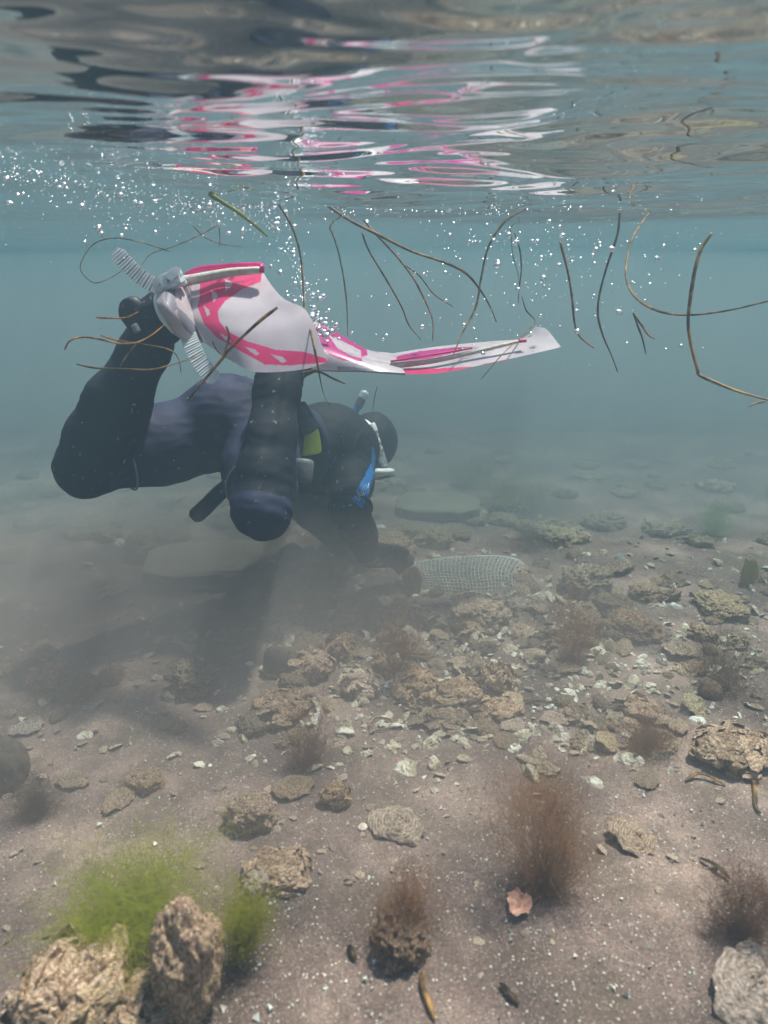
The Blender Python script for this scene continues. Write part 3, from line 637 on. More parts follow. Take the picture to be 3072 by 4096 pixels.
for pts, hw, ht in (([c3(585, 352, 1.585), c3(650, 318, 1.575), c3(735, 282, 1.585)], 0.019, 0.006), ([c3(600, 322, 1.57), c3(660, 285, 1.56), c3(725, 262, 1.57)], 0.006, 0.008), ([c3(618, 362, 1.57), c3(680, 335, 1.56), c3(742, 305, 1.57)], 0.005, 0.008),
                    ([c3(640, 350, 1.56), c3(628, 300, 1.56)], 0.007, 0.007), ([c3(700, 325, 1.56), c3(688, 272, 1.56)], 0.010, 0.007), ([c3(655, 300, 1.555), c3(690, 262, 1.555), c3(715, 262, 1.555)], 0.010, 0.004)):
    V, F = band(catmull([P(*q) for q in pts], 10), hw, ht, up=AX_F); bk.add(V, F)
part('buckle', bk.verts(), bk.F, [M['clear_strap']], fin1, smooth=False)
V, F = sweep(catmull([P(*c3(600, 360, 1.60)), P(*c3(590, 430, 1.57)), P(*c3(620, 510, 1.565)), P(*c3(690, 590, 1.57))], 24), 0.007, 0.006, 8, up=AX_F); part('heel_strap', V, F, [M['white_rubber']], fin1)

fin2 = empty('fin'); fin2.parent = base; fin2.location = -base.location
fin2['label'] = 'fin stretched out edge on towards the open water'
pz2 = [([c4(*q) for q in ((205, 770), (300, 830), (345, 895), (420, 935), (480, 950), (480, 968), (380, 962), (300, 930), (225, 850))], 2), ([c4(*q) for q in ((230, 758), (330, 800), (440, 868), (500, 900), (470, 905), (380, 860), (260, 795))], 2),
       ([c4(*q) for q in ((470, 885), (505, 890), (510, 935), (475, 945))], 2), ([c4(*q) for q in ((340, 990), (480, 1000), (560, 1015), (420, 1020), (350, 1010))], 4)]
fin_patch('foot_pocket', [c4(150, 715, 2.02), c4(300, 785, 2.03), c4(420, 855, 2.04), c4(520, 905, 2.04), c4(650, 922, 2.05)], [c4(190, 1010, 1.88), c4(350, 1018, 1.88), c4(480, 1018, 1.88), c4(600, 1025, 1.89), c4(720, 1032, 1.90)],
          [c4(150, 715, 2.02), c4(160, 860, 1.92), c4(190, 1010, 1.88)], [c4(650, 922, 2.05), c4(690, 980, 1.97), c4(720, 1032, 1.90)], 80, 40, pz2, FM, fin2, bulge=0.035, thick=0.006)
bz = [([c4(*q) for q in ((630, 962), (690, 928), (800, 905), (900, 893), (1000, 884), (1112, 882), (1020, 908), (850, 948), (720, 974))], 2), ([c4(*q) for q in ((700, 1005), (900, 1000), (1100, 990), (1250, 955), (1420, 925), (1585, 880), (1590, 900), (1150, 1010), (700, 1050))], 1),
      ([c4(*q) for q in ((700, 988), (870, 975), (1150, 945), (1400, 900), (1560, 880), (1400, 915), (1150, 962), (900, 1002))], 0)]
fin_patch('blade', [c4(630, 920, 2.05), c4(850, 886, 2.06), c4(1000, 868, 2.07), c4(1200, 850, 2.08), c4(1370, 832, 2.08), c4(1440, 768, 2.08)], [c4(690, 1032, 1.90), c4(900, 1027, 1.90), c4(1150, 980, 1.91), c4(1400, 925, 1.93), c4(1582, 883, 1.95)],
          [c4(630, 920, 2.05), c4(660, 980, 1.97), c4(690, 1032, 1.90)], [c4(1440, 768, 2.08), c4(1500, 783, 2.05), c4(1545, 835, 2.0), c4(1582, 883, 1.95)], 150, 50, bz, FM, fin2, bulge=0.01, thick=0)
V, F = sweep(catmull([P(*c4(640, 985, 1.93)), P(*c4(850, 962, 1.93)), P(*c4(1050, 922, 1.94)), P(*c4(1250, 875, 1.95)), P(*c4(1375, 845, 1.96))], 40), 0.006, np.linspace(0.0085, 0.0045, 40), 8, up=AX_U)
part('side_rail', V, F, [M['fin_tan']], fin2)
V, F = sweep(catmull([P(*c4(1350, 850, 1.95)), P(*c4(1390, 846, 1.95))], 6), 0.004, 0.005, 8, up=AX_U); part('rail_tip', V, F, [M['fin_pink']], fin2)
V, F = sweep(catmull([P(*c4(640, 962, 1.925)), P(*c4(850, 928, 1.925)), P(*c4(1090, 888, 1.94))], 20), 0.003, 0.003, 6, up=AX_U); part('rib', V, F, [M['fin_pink']], fin2)

# ------------------------------------------------------------------ eelgrass blades drifting under the surface
def blade(pts, w, label, mat='eelgrass', tint=(1, 1, 1), name='seagrass', group='drifting eelgrass blades', n=None):
    W = [P(*q) for q in pts]; n = n or 16 * len(pts)
    path = catmull(W, n); wd = 0.76 * w * np.interp(np.linspace(0, 1, n), [0, 0.06, 0.7, 1], [0.75, 1, 0.85, 0.4])
    c = path.mean(0)
    up = AX_F + 0.35 * AX_R
    tw = 0.5 * np.sin(np.linspace(0, 1, n) * 7 + len(label)); V, F = band(path - c, wd / 2 * (1 - 0.35 * np.abs(tw)), 0.0004, up=up)
    o = put(name, mesh_data(name, V, F, [M[mat]]), loc=c); o.color = (*tint, 1)
    tag(o, label, 'seagrass', group); return o
blade([c4(20, 92, 1.75), c4(95, 220, 1.75), c4(140, 370, 1.74), c4(158, 560, 1.72), c4(165, 680, 1.66), c4(205, 830, 1.42), c4(235, 980, 1.42), c4(268, 1140, 1.55), c4(310, 1220, 1.7)], 0.0085, 'long brown blade hanging in front of the pale fin face')
blade([c4(262, 82, 1.85), c4(420, 185, 1.85), c4(560, 255, 1.85), c4(750, 350, 1.86), c4(930, 412, 1.88), c4(1050, 470, 1.9), c4(1130, 560, 1.92), c4(1190, 660, 1.94), c4(1225, 745, 1.95)], 0.0115, 'thick brown blade sweeping in a long arc above the stretched fin')
blade([c4(488, 180, 1.95), c4(580, 280, 1.95), c4(680, 390, 1.95), c4(770, 510, 1.95), c4(840, 650, 1.96), c4(872, 740, 1.97), c4(872, 850, 1.98)], 0.0085, 'pale tan blade hanging under the thick arched one', tint=(1.7, 1.5, 1.4))
blade([c4(480, 248, 1.9), c4(520, 350, 1.9), c4(610, 500, 1.9), c4(700, 660, 1.92), c4(740, 760, 1.93), c4(806, 840, 1.94)], 0.0075, 'brown blade with a bright tip ending above the stretched fin')
blade([c4(720, 430, 2.0), c4(800, 490, 2.0), c4(880, 590, 2.0), c4(985, 660, 2.0)], 0.006, 'short thin blade forking from the pale tan one', tint=(1.2, 1.1, 1))
blade([c4(1390, 115, 1.95), c4(1270, 190, 1.95), c4(1180, 330, 1.95), c4(1140, 500, 1.95), c4(1110, 660, 1.95), c4(1030, 820, 1.92), c4(985, 930, 1.9)], 0.0095, 'curved brown blade crossing down onto the stretched fin')
blade([c4(1325, 250, 2.1), c4(1355, 350, 2.1), c4(1362, 460, 2.1), c4(1350, 560, 2.1), c4(1345, 640, 2.1)], 0.007, 'straight dark blade above the tip of the stretched fin')
blade([c4(1365, 600, 2.2), c4(1390, 680, 2.2), c4(1440, 740, 2.2), c4(1390, 800, 2.1), c4(1260, 920, 1.86), c4(1142, 1058, 1.86)], 0.0055, 'kinked thin blade lying across the end of the stretched fin')
blade([c4(1255, 130, 2.5), c4(1300, 230, 2.5), c4(1315, 370, 2.5), c4(1345, 480, 2.5), c4(1350, 540, 2.5)], 0.006, 'faint thin blade hanging behind the curved one', tint=(1, 1, 1))
blade([c4(250, 130, 2.4), c4(320, 260, 2.4), c4(365, 420, 2.4), c4(395, 620, 2.4), c4(402, 820, 2.4)], 0.009, 'hazy blade hanging far behind the bubbles over the fins')
def c5(x, y, d): return (2100 + x * 0.5859, 800 + y * 0.5859, d)
blade([c5(240, 285, 1.7), c5(290, 480, 1.7), c5(320, 660, 1.7), c5(340, 850, 1.71), c5(380, 940, 1.72), c5(470, 1010, 1.73)], 0.0085, 'brown blade with an orange cut end beside the fin tip', tint=(1.4, 1.2, 1))
blade([c5(648, 85, 1.75), c5(630, 240, 1.75), c5(560, 450, 1.75), c5(510, 640, 1.75), c5(498, 780, 1.75), c5(530, 920, 1.75), c5(590, 1060, 1.75), c5(632, 1172, 1.75)], 0.0085, 'S shaped dark blade hanging among bubbles in open water', tint=(0.8, 0.75, 0.7))
blade([c5(885, 40, 2.1), c5(760, 210, 2.0), c5(705, 350, 1.9), c5(690, 530, 1.8), c5(760, 670, 1.7), c5(920, 760, 1.6), c5(1120, 785, 1.5), c5(1380, 755, 1.45), c5(1660, 690, 1.4), c5(1800, 650, 1.38)], 0.0095, 'long blade hooking down then running level out of frame')
blade([c5(1275, 225, 1.4), c5(1200, 340, 1.4), c5(1160, 480, 1.4), c5(1130, 660, 1.4), c5(1115, 800, 1.4), c5(1118, 900, 1.4), c5(1140, 1020, 1.4), c5(1175, 1150, 1.4), c5(1192, 1195, 1.4), c5(1300, 1245, 1.38), c5(1450, 1305, 1.36), c5(1660, 1365, 1.34), c5(1800, 1400, 1.32)], 0.0100, 'yellow and black blotched blade bent sharply at its lower end', tint=(1.3, 1.25, 0.9))
blade([c5(740, 770, 1.9), c5(770, 860, 1.9), c5(800, 940, 1.9), c5(825, 1050, 1.9)], 0.008, 'short dark blade dangling from a small clump', tint=(0.7, 0.7, 0.6))
blade([c5(740, 780, 1.9), c5(800, 860, 1.9), c5(840, 920, 1.9), c5(888, 950, 1.9)], 0.009, 'short blade with a pale yellow end dangling from a small clump', tint=(2.0, 1.8, 1.2))

blade([(835, 775, 1.6), (900, 815, 1.6), (975, 865, 1.6), (1070, 945, 1.62)], 0.014, 'bright yellow green blade just under the rippled surface', mat='green_blade')
blade([c3(1258, 455, 1.33), c3(1150, 540, 1.34), c3(1000, 680, 1.36), c3(960, 730, 1.37), c3(860, 850, 1.39), c3(760, 972, 1.41)], 0.0095, 'stiff brown stalk lying across the fin face', tint=(0.9, 0.8, 0.75))
blade([c3(148, 770, 1.5), c3(250, 790, 1.5), c3(400, 795, 1.5), c3(560, 800, 1.5), c3(660, 775, 1.5), c3(760, 745, 1.52), c3(850, 712, 1.54)], 0.0055, 'thin dark blade crossing the raised shin', tint=(0.8, 0.8, 0.8))
blade([c3(80, 690, 1.5), c3(110, 640, 1.5), c3(180, 620, 1.5), c3(270, 630, 1.5), c3(380, 655, 1.5), c3(480, 650, 1.5), c3(560, 610, 1.5), c3(640, 545, 1.52)], 0.0065, 'tan blade curling past the ankle', tint=(1.5, 1.3, 1.1))
blade([c3(255, 510, 1.5), c3(330, 515, 1.5), c3(420, 512, 1.5), c3(490, 480, 1.5)], 0.006, 'short orange stalk beside the black bootie tab', tint=(1.7, 1.2, 0.9))
blade([c3(280, 610, 1.52), c3(380, 640, 1.52), c3(520, 660, 1.52), c3(660, 690, 1.52), c3(710, 740, 1.52), c3(725, 815, 1.52)], 0.005, 'thin blade drooping over the back of the raised calf', tint=(1.2, 1, 0.9))
blade([c3(480, 655, 1.53), c3(420, 730, 1.53), c3(390, 780, 1.53)], 0.006, 'short brown scrap on the raised calf', tint=(0.9, 0.8, 0.8))
blade([c3(975, 560, 1.37), c3(990, 620, 1.37), c3(955, 740, 1.38)], 0.006, 'small forked scrap on the fin stalk')
blade([c3(900, 640, 1.45), c3(930, 700, 1.44), c3(1000, 745, 1.44), c3(1020, 760, 1.44)], 0.005, 'small curled scrap under the fin edge', tint=(0.7, 0.7, 0.7))
blade([c3(1390, 820, 1.62), c3(1480, 808, 1.62), c3(1560, 845, 1.62), c3(1632, 878, 1.62)], 0.010, 'dark blade sticking out beneath the near fin tip', tint=(0.5, 0.55, 0.55))
blade([c3(660, 145, 1.9), c3(520, 100, 1.9), c3(370, 72, 1.9), c3(250, 100, 1.9), c3(185, 180, 1.9), c3(170, 250, 1.9), c3(240, 318, 1.9), c3(320, 300, 1.9), c3(410, 245, 1.9)], 0.0045, 'faint thin blade looped beside the fin strap')
blade([c3(930, 0, 2.1), c3(820, 60, 2.1), c3(680, 120, 2.1), c3(560, 160, 2.1), c3(505, 225, 2.1)], 0.0045, 'faint reddish thread above the fin buckle', tint=(1.3, 0.8, 0.7))
blade([c3(790, 5, 2.1), c3(860, 70, 2.1), c3(950, 105, 2.1), c3(1060, 120, 2.1)], 0.0045, 'faint reddish thread above the magenta rail', tint=(1.3, 0.8, 0.7))
blade([c3(935, 10, 2.0), c3(940, 80, 2.0), c3(935, 125, 2.0)], 0.004, 'short faint upright thread over the fin', tint=(1.3, 0.8, 0.7))
blade([(1510, 1545, 2.2), (1500, 1580, 2.2), (1490, 1640, 2.2)], 0.004, 'thin dark thread floating above the hood')
blade([c5(1640, 1372, 1.4), c5(1560, 1395, 1.4), c5(1530, 1410, 1.4)], 0.006, 'small tan scrap at the edge of the open water', tint=(1.8, 1.4, 1))

# ------------------------------------------------------------------ bubbles
bm = bmesh.new(); bmesh.ops.create_icosphere(bm, subdivisions=2, radius=1); bub = bpy.data.meshes.new('bubble'); bm.to_mesh(bub); bm.free()
bub.materials.append(M['bubble']); bub.polygons.foreach_set('use_smooth', np.ones(len(bub.polygons), bool))
ICO_V = np.array([v.co[:] for v in bub.vertices]); ICO_F = [tuple(p.vertices) for p in bub.polygons]
def scatter_bubbles(n, fu, rpx, label, group, stuff=None):
    for _ in range(n):
        u, v, d = fu(); r = min(max(random.lognormvariate(math.log(rpx), 0.62), 1.6), 14) * d / FPX
        p = P(u, v, d)
        if p[2] > 1.085 + 0.05 * max(0, 1.9 - p[1]): continue
        sx, sz = random.uniform(0.9, 1.4), random.uniform(0.7, 1.0)
        if stuff is not None:
            stuff.add(ICO12_V * r * np.array([sx, 1, sz]) + p, ICO12_F); continue
        o = put('bubble', bub, loc=p); o.scale = (r * sx, r, r * sz); o.rotation_euler = (0, random.uniform(-0.5, 0.5), 0)
        tag(o, label, 'bubble', group)
bm = bmesh.new(); bmesh.ops.create_icosphere(bm, subdivisions=1, radius=1); bm.verts.ensure_lookup_table()
ICO12_V = np.array([v.co[:] for v in bm.verts]); ICO12_F = [tuple(v.index for v in f.verts) for f in bm.faces]; bm.free()
def line_v(u): return float(np.interp(u, [0, 500, 950, 1536, 2200, 2700, 3072], [640, 745, 805, 828, 815, 780, 740]))
def left_band(): u = random.uniform(-20, 1080); return u, line_v(u) + 8 + random.expovariate(1 / 60), random.uniform(1.05, 1.3) + u / 1080 * 0.5
def column():
    t = random.random(); return 1090 + 230 * t ** 1.2 + random.gauss(0, 35), 840 + 520 * t + random.gauss(0, 25), random.uniform(1.75, 2.0)
def open_w(): u = random.triangular(1300, 2900, 2150); return u, random.triangular(860, 1500, 950), random.uniform(1.6, 2.2)
def far_line(): u = random.uniform(950, 3072); return u, line_v(u) + random.expovariate(1 / 14), random.uniform(1.75, 2.0)
scatter_bubbles(120, left_band, 4.6, 'small bright bubble in the band of froth under the surface beside the fin strap', 'froth bubbles under the surface')
scatter_bubbles(75, column, 7.0, 'small bright bubble in the trail rising from the two fins', 'bubbles rising from the fins')
scatter_bubbles(95, open_w, 6.0, 'small bright bubble scattered through the open water beyond the fins', 'bubbles in open water')
st = MB(); scatter_bubbles(750, left_band, 2.0, '', '', st); scatter_bubbles(170, column, 3, '', '', st); scatter_bubbles(330, open_w, 2.4, '', '', st); scatter_bubbles(750, far_line, 3.2, '', '', st)
tag(put('fine_bubbles', mesh_data('fine_bubbles', st.verts(), st.F, [M['bubble']])), 'froth of tiny bubbles strung out under the water surface', 'bubbles', kind='stuff')
mt = MB()
for _ in range(1700):
    d = random.uniform(0.5, 2.4); p = P(random.uniform(-100, 3170), random.uniform(900, 4150), d)
    if p[2] < 0.05: continue
    mt.add(ICO12_V * random.uniform(0.5, 1.15) * d / FPX * 1.5 + p, ICO12_F)
tag(put('suspended_silt', mesh_data('suspended_silt', mt.verts(), mt.F, [M['mote']])), 'pale motes of silt drifting through the water', 'silt', kind='stuff')

# ------------------------------------------------------------------ rocks and shells
def ico(sub):
    bm = bmesh.new(); bmesh.ops.create_icosphere(bm, subdivisions=sub, radius=1); bm.verts.ensure_lookup_table()
    V = np.array([v.co[:] for v in bm.verts]); F = [tuple(v.index for v in f.verts) for f in bm.faces]; bm.free(); return V, F
IV, IF = ico(6); IV5, IF5 = ico(5)

def valve(seed, cup=0.28, lobes=1.0, na=60, nr=22, th=0.05):
    """One oyster valve, unit radius, lying cup up on z = 0: ragged outline and layered growth edges."""
    r_ = np.random.default_rng(seed); a = np.linspace(0, 2 * math.pi, na, endpoint=False)
    out = 1 - 0.28 * np.cos(a) * 0.5 + lobes * (0.07 * np.sin(3 * a + r_.uniform(0, 6)) + 0.05 * np.sin(5 * a + r_.uniform(0, 6)) + 0.035 * np.sin(9 * a + r_.uniform(0, 6)) + 0.03 * np.sin(14 * a + r_.uniform(0, 6)))
    rr = np.linspace(0, 1, nr + 1)[1:]
    V = [[0.0, 0, cup]]
    for q in rr:
        for j in range(na):
            x, y = out[j] * q * math.cos(a[j]) * 1.15, out[j] * q * math.sin(a[j]) * 0.82
            step = 0.13 * ((q * 4.5 + 0.35 * math.sin(4 * a[j] + seed) + 0.2 * math.sin(9 * a[j])) % 1.0)
            V.append([x, y, cup * (1 - q ** 1.8) + step + 0.06 * math.sin(6 * a[j] + seed) * q * q])
    V = np.array(V); V[:, 2] += 0.10 * fbm(V + seed, 3.0, 4)
    n1 = len(V); B = V.copy(); B[:, 2] -= th
    F = [(0, 1 + j, 1 + (j + 1) % na) for j in range(na)]
    for i in range(nr - 1):
        for j in range(na): F.append((1 + i * na + j, 1 + (i + 1) * na + j, 1 + (i + 1) * na + (j + 1) % na, 1 + i * na + (j + 1) % na))
    e = 1 + (nr - 1) * na
    F2 = F + [tuple(n1 + x for x in f[::-1]) for f in F] + [(e + j, n1 + e + j, n1 + e + (j + 1) % na, e + (j + 1) % na) for j in range(na)]
    return np.vstack([V, B]), F2, [0] * len(F) + [1] * len(F) + [0] * na

def rotm(x, y, z):
    return np.array(Matrix.Rotation(z, 3, 'Z') @ Matrix.Rotation(y, 3, 'Y') @ Matrix.Rotation(x, 3, 'X'))

def rock_mesh(kind, seed):
    r_ = np.random.default_rng(seed); off = r_.uniform(0, 50, 3); mb = MB(); V = IV.copy(); F = IF
    big = fbm(V + off, 1.3, 3)
    if kind == 'barnacled':
        pts = r_.normal(size=(170, 3)); pts /= np.linalg.norm(pts, axis=1)[:, None]
        D = np.linalg.norm(V[:, None] - pts[None], axis=2); f1 = D.min(1); h_ = r_.uniform(0.3, 1, 170)[D.argmin(1)]
        rad = 1 + 0.26 * big + 0.10 * h_ * np.clip(1 - (f1 / 0.13) ** 2, 0, 1) - 0.05 * h_ * np.clip(1 - (f1 / 0.045) ** 2, 0, 1) + 0.05 * fbm(V + off, 7, 3)
        mb.add(V * rad[:, None], F)
    elif kind == 'clump':
        V = IV5; F = IF5; big = fbm(V + off, 1.3, 3)
        mb.add(V * (0.80 + 0.35 * big + 0.13 * fbm(V + off, 4.5, 4))[:, None], F)
        for k in range(44):
            p = r_.normal(size=3); p /= np.linalg.norm(p); p[2] = abs(p[2]) * 0.9 - 0.12
            vv, ff, mm = valve(seed * 50 + k, 0.3, 1.5, 18, 5, 0.07)
            s = r_.uniform(0.16, 0.46); z = p / np.linalg.norm(p) + r_.normal(size=3) * 0.55; z /= np.linalg.norm(z)
            q = np.array(Vector(z).to_track_quat('Z', 'Y').to_matrix()) @ rotm(0, 0, r_.uniform(0, 6.3))
            mb.add((vv * s) @ q.T + p * (0.80 + 0.2 * r_.random()), ff, 1)
    elif kind == 'smooth':
        mb.add(V * (1 + 0.10 * fbm(V + off, 1.0, 2) + 0.02 * fbm(V + off, 6, 3))[:, None], F)
    elif kind == 'slab':
        s = np.sign(V) * np.abs(V) ** 0.45; s /= np.maximum(1, np.linalg.norm(s[:, :2], axis=1) / 1.12)[:, None]
        s[:, 2] *= 0.8; mb.add(s * (1 + 0.05 * fbm(V + off, 1.2, 3))[:, None] + 0.015 * np.c_[noise(V, 5), noise(V + 3, 5), noise(V + 6, 5)], F)
    else:                                                            # rough ridged rock
        rg = 1 - np.abs(fbm(V + off, 2.6, 4)); mb.add(V * (0.70 + 0.30 * big + 0.34 * rg + 0.05 * noise(V + off, 16))[:, None], F)
    mats = {'barnacled': ['rock'], 'clump': ['rock', 'shell'], 'smooth': ['smooth_rock'], 'slab': ['slab'], 'rough': ['rock']}[kind]
    return mesh_data(kind + '_rock', mb.verts(), mb.F, [M[x] for x in mats], mb.M, kind != 'clump')
MESH = {}
for kind, n_ in (('barnacled', 3), ('clump', 4), ('smooth', 2), ('slab', 2), ('rough', 3)):
    MESH[kind] = [rock_mesh(kind, 10 + 7 * i + len(kind)) for i in range(n_)]
MESH['valve'] = []
for i in range(5):
    V, F, mi = valve(i + 1, (0.46, 0.34, 0.50, 0.30, 0.40)[i], (1, 1.3, 0.8, 1.2, 1)[i]); MESH['valve'].append(mesh_data('oyster_valve', V, F, [M['shell'], M['pearl']], mi))
MESH['dish'] = []
for i in range(2):
    V, F, mi = valve(i + 31, -0.24, 1.1); V[:, 2] += 0.24; MESH['dish'].append(mesh_data('oyster_dish', V, F, [M['pearl'], M['shell']], mi))
a = np.linspace(0, 2 * math.pi, 60)                                  # spiral whelk
sn_ = MB(); k_ = np.linspace(0, 1, 110); an = k_ * 2 * math.pi * 4; rad = 0.62 * (1 - k_) ** 1.1
V, F = sweep(np.c_[rad * np.cos(an), rad * np.sin(an), 0.15 + 1.1 * k_], np.maximum(0.42 * (1 - k_), 0.02), np.maximum(0.42 * (1 - k_), 0.02), 12); sn_.add(V, F)
MESH['snail'] = [mesh_data('spiral_shell', sn_.verts(), sn_.F, [M['pearl']])]
V, F = sweep(np.c_[np.cos(a) * (1 + 0.06 * np.sin(3 * a)), 0.85 * np.sin(a), 0.12 + 0.05 * np.sin(4 * a)], 0.05, 0.14, 6, cap=False); MESH['ring'] = [mesh_data('ring_shell', V, F, [M['shell']])]

def rock(kind, u, v, w, hgt, label, tint=(1, 1, 1), var=None, name=None, cat=None, group=None, rz=None, tilt=(0, 0), depth_ratio=0.9, sink=0.22):
    """Stands on the seabed point seen at (u, v); w and hgt are its size in photo pixels there."""
    p, d = G(u, v); s = d / FPX
    lst = MESH[kind]; i = var if var is not None else random.randrange(len(lst))
    if kind in ('clump', 'rough', 'barnacled') and v < 3300: w *= 0.95; hgt *= 0.86; sink = min(0.42, sink + 0.06)
    hx_ = w * s / 2; hz_ = hgt * s / 2
    o = put(name or {'valve': 'oyster_shell', 'dish': 'oyster_shell', 'snail': 'sea_snail', 'ring': 'shell_ring', 'slab': 'flat_stone', 'clump': 'oyster_clump'}.get(kind, 'rock'), lst[i])
    flat = kind in ('valve', 'dish', 'ring', 'snail')
    o.scale = (hx_, hx_ * (1.0 if flat else depth_ratio), hx_ if flat else hz_)
    o.rotation_euler = (tilt[0], tilt[1], rz if rz is not None else random.uniform(0, 6.28))
    hgt0 = float(H(p[0], p[1]))
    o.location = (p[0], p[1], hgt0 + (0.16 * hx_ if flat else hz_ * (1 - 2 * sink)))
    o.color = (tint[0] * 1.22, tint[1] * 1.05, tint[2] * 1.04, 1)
    tag(o, label, cat or {'valve': 'shell', 'dish': 'shell', 'snail': 'shell', 'ring': 'shell', 'clump': 'oysters'}.get(kind, 'rock'), group)
    return o

W_ = (1.35, 1.35, 1.4); D_ = (0.55, 0.55, 0.58); T_ = (1.15, 1.0, 0.85); PK = (1.1, 0.9, 0.85); GN = (0.8, 0.9, 0.65)
rock('clump', 300, 4060, 460, 400, 'big shell crusted rock at the foot of the green weed', T_, 3, depth_ratio=0.9)
rock('barnacled', 765, 3985, 270, 520, 'upright knobbly rock standing against the green weed', (1.4, 1.25, 1.1), 1, depth_ratio=1.0, sink=0.12)
rock('clump', 560, 4060, 280, 200, 'low oyster clump wedged between the two rocks with green weed', T_, 0)
rock('valve', 1600, 3320, 205, 90, 'whole oval oyster shell lying alone on open sand next to a white snail shell', (1.1, 1.05, 1), 0, rz=-0.45, tilt=(0.12, 0.05))
rock('snail', 1452, 3315, 42, 40, 'small round white snail shell beside the oval oyster', (1.1, 1.05, 0.95))
rock('barnacled', 1010, 3285, 205, 190, 'lone barnacled rock with a pale top on open sand', (1.15, 1.05, 1), 2)
rock('clump', 1120, 3500, 270, 110, 'low brown clump of broken shell with tan fringes', T_, 1, sink=0.35)
rock('barnacled', 1030, 3570, 95, 120, 'small white and grey pebble at the edge of the green weed', (1.7, 1.75, 1.9), 0)
rock('rough', 1600, 3790, 250, 220, 'weed furred brown rock half sunk in the sand', (0.8, 0.66, 0.55), 0, sink=0.3)
rock('dish', 2075, 3625, 120, 60, 'reddish oyster shell cupped upward with a pale rim', (1.0, 0.62, 0.5), 0, rz=1.3, tilt=(0.1, 0.15))
rock('valve', 2990, 3960, 330, 150, 'large ragged grey oyster shell cut by the picture corner', (0.95, 0.92, 0.95), 1, rz=1.1, tilt=(0.3, -0.2))
rock('valve', 2540, 3370, 175, 60, 'flat tan oyster shell tilted over a dark gap', (1, 0.9, 0.8), 3, rz=-0.6, tilt=(0.1, 0.25))
rock('valve', 2585, 3130, 110, 60, 'small brown shell with a dark centre', (0.75, 0.68, 0.6), 4)
rock('clump', 2930, 3030, 330, 170, 'wide oyster encrusted rock by the picture edge', T_, 2)
rock('valve', 2425, 2975, 125, 80, 'pale tan oyster standing up out of the sand', (1.25, 1.12, 0.85), 2, rz=1.2, tilt=(0.5, 0.3))
rock('valve', 2225, 2885, 100, 40, 'pinkish white oyster on pale sand', (1.2, 1.1, 1.05), 1, rz=-0.5)
rock('valve', 2060, 2905, 95, 50, 'grey white oyster beside the pinkish one', (1.15, 1.12, 1.1), 3, rz=0.4)
rock('valve', 2145, 2620, 75, 30, 'thin white oyster shell lying flat by the tall brown weed', (1.4, 1.35, 1.25), 0, rz=0.1)
rock('ring', 1525, 2905, 95, 30, 'thin pale shell rim lying like a ring', (1.1, 1.0, 0.85))
rock('valve', 1200, 2555, 115, 60, 'bright white oyster shell on top of the shell heap', (1.7, 1.65, 1.6), 2, rz=-0.3, tilt=(0.35, 0.1))
rock('clump', 1245, 2690, 200, 150, 'frilly oyster clump under the bright white shell', (1.15, 1.0, 0.9), 3)
rock('clump', 1440, 2760, 165, 130, 'gleaming white oyster clump in the middle of the heap', (1.75, 1.7, 1.65), 0)
rock('smooth', 1110, 2690, 110, 150, 'dark rounded stone beside the frilly clump', (0.38, 0.38, 0.42), 0)
rock('clump', 1365, 2620, 140, 140, 'brown oyster clump behind the gleaming white one', (1, 0.82, 0.62), 1)
rock('barnacled', 1600, 2480, 125, 120, 'round barnacle covered ball of rock', (1.15, 1.05, 0.9), 1)
rock('rough', 1490, 2470, 120, 110, 'dull rock next to the barnacle ball', (0.8, 0.72, 0.6), 1)
rock('barnacled', 1905, 2490, 240, 150, 'big pale blocky rock in front of the wire net', (1.2, 1.15, 1.08), 2, sink=0.15)
rock('rough', 1650, 2370, 75, 150, 'narrow upright rock spike at the corner of the wire net', (1.2, 1.0, 0.75), 2, sink=0.1)
rock('clump', 1740, 2490, 150, 110, 'black and white open oyster clump beside the pale blocky rock', (0.9, 0.9, 0.9), 2)
rock('clump', 2060, 2440, 115, 90, 'cluster of upturned shell rims behind the pale blocky rock', (1.1, 1.1, 1.05), 3)
rock('clump', 1660, 2770, 190, 150, 'tan ribbed oyster clump under the dark reddish weed', (1.15, 0.95, 0.72), 0)
rock('clump', 1830, 2810, 250, 140, 'broad tan oyster clump with a shaded underside', (1.1, 0.95, 0.75), 1)
rock('clump', 1990, 2760, 150, 190, 'tall pale oyster clump with vertical shells', (1.25, 1.1, 0.9), 2)
rock('clump', 2000, 2850, 170, 80, 'low brown oyster clump fringed with white edges', (1.2, 1.0, 0.8), 3)
rock('clump', 1790, 2890, 210, 80, 'low grey shell bank at the foot of the broad clump', (0.85, 0.78, 0.68), 0)
rock('smooth', 975, 2460, 165, 160, 'olive dome stone with a bright speckled top', (0.85, 0.9, 0.55), 1)
rock('rough', 2340, 2370, 210, 170, 'grey rounded rock beyond the net with a pale crown', (0.95, 0.98, 0.9), 0)
rock('barnacled', 2440, 2450, 150, 120, 'dark lumpy rock beside the grey rounded one', (0.65, 0.6, 0.5), 0)
rock('rough', 2530, 2530, 230, 110, 'brown flat topped rock with a pale ledge', (0.9, 0.68, 0.5), 1)
rock('barnacled', 2340, 2530, 150, 140, 'mottled rock at the foot of the tall brown weed', (1.05, 0.95, 0.8), 1)
rock('valve', 2485, 2605, 100, 60, 'tan oyster lying below the flat topped rock', (1.05, 0.95, 0.75), 4, tilt=(0.2, 0.2))
rock('clump', 2570, 2850, 190, 90, 'oyster clump with white edges on the sandy slope', (1.2, 1.02, 0.85), 3)
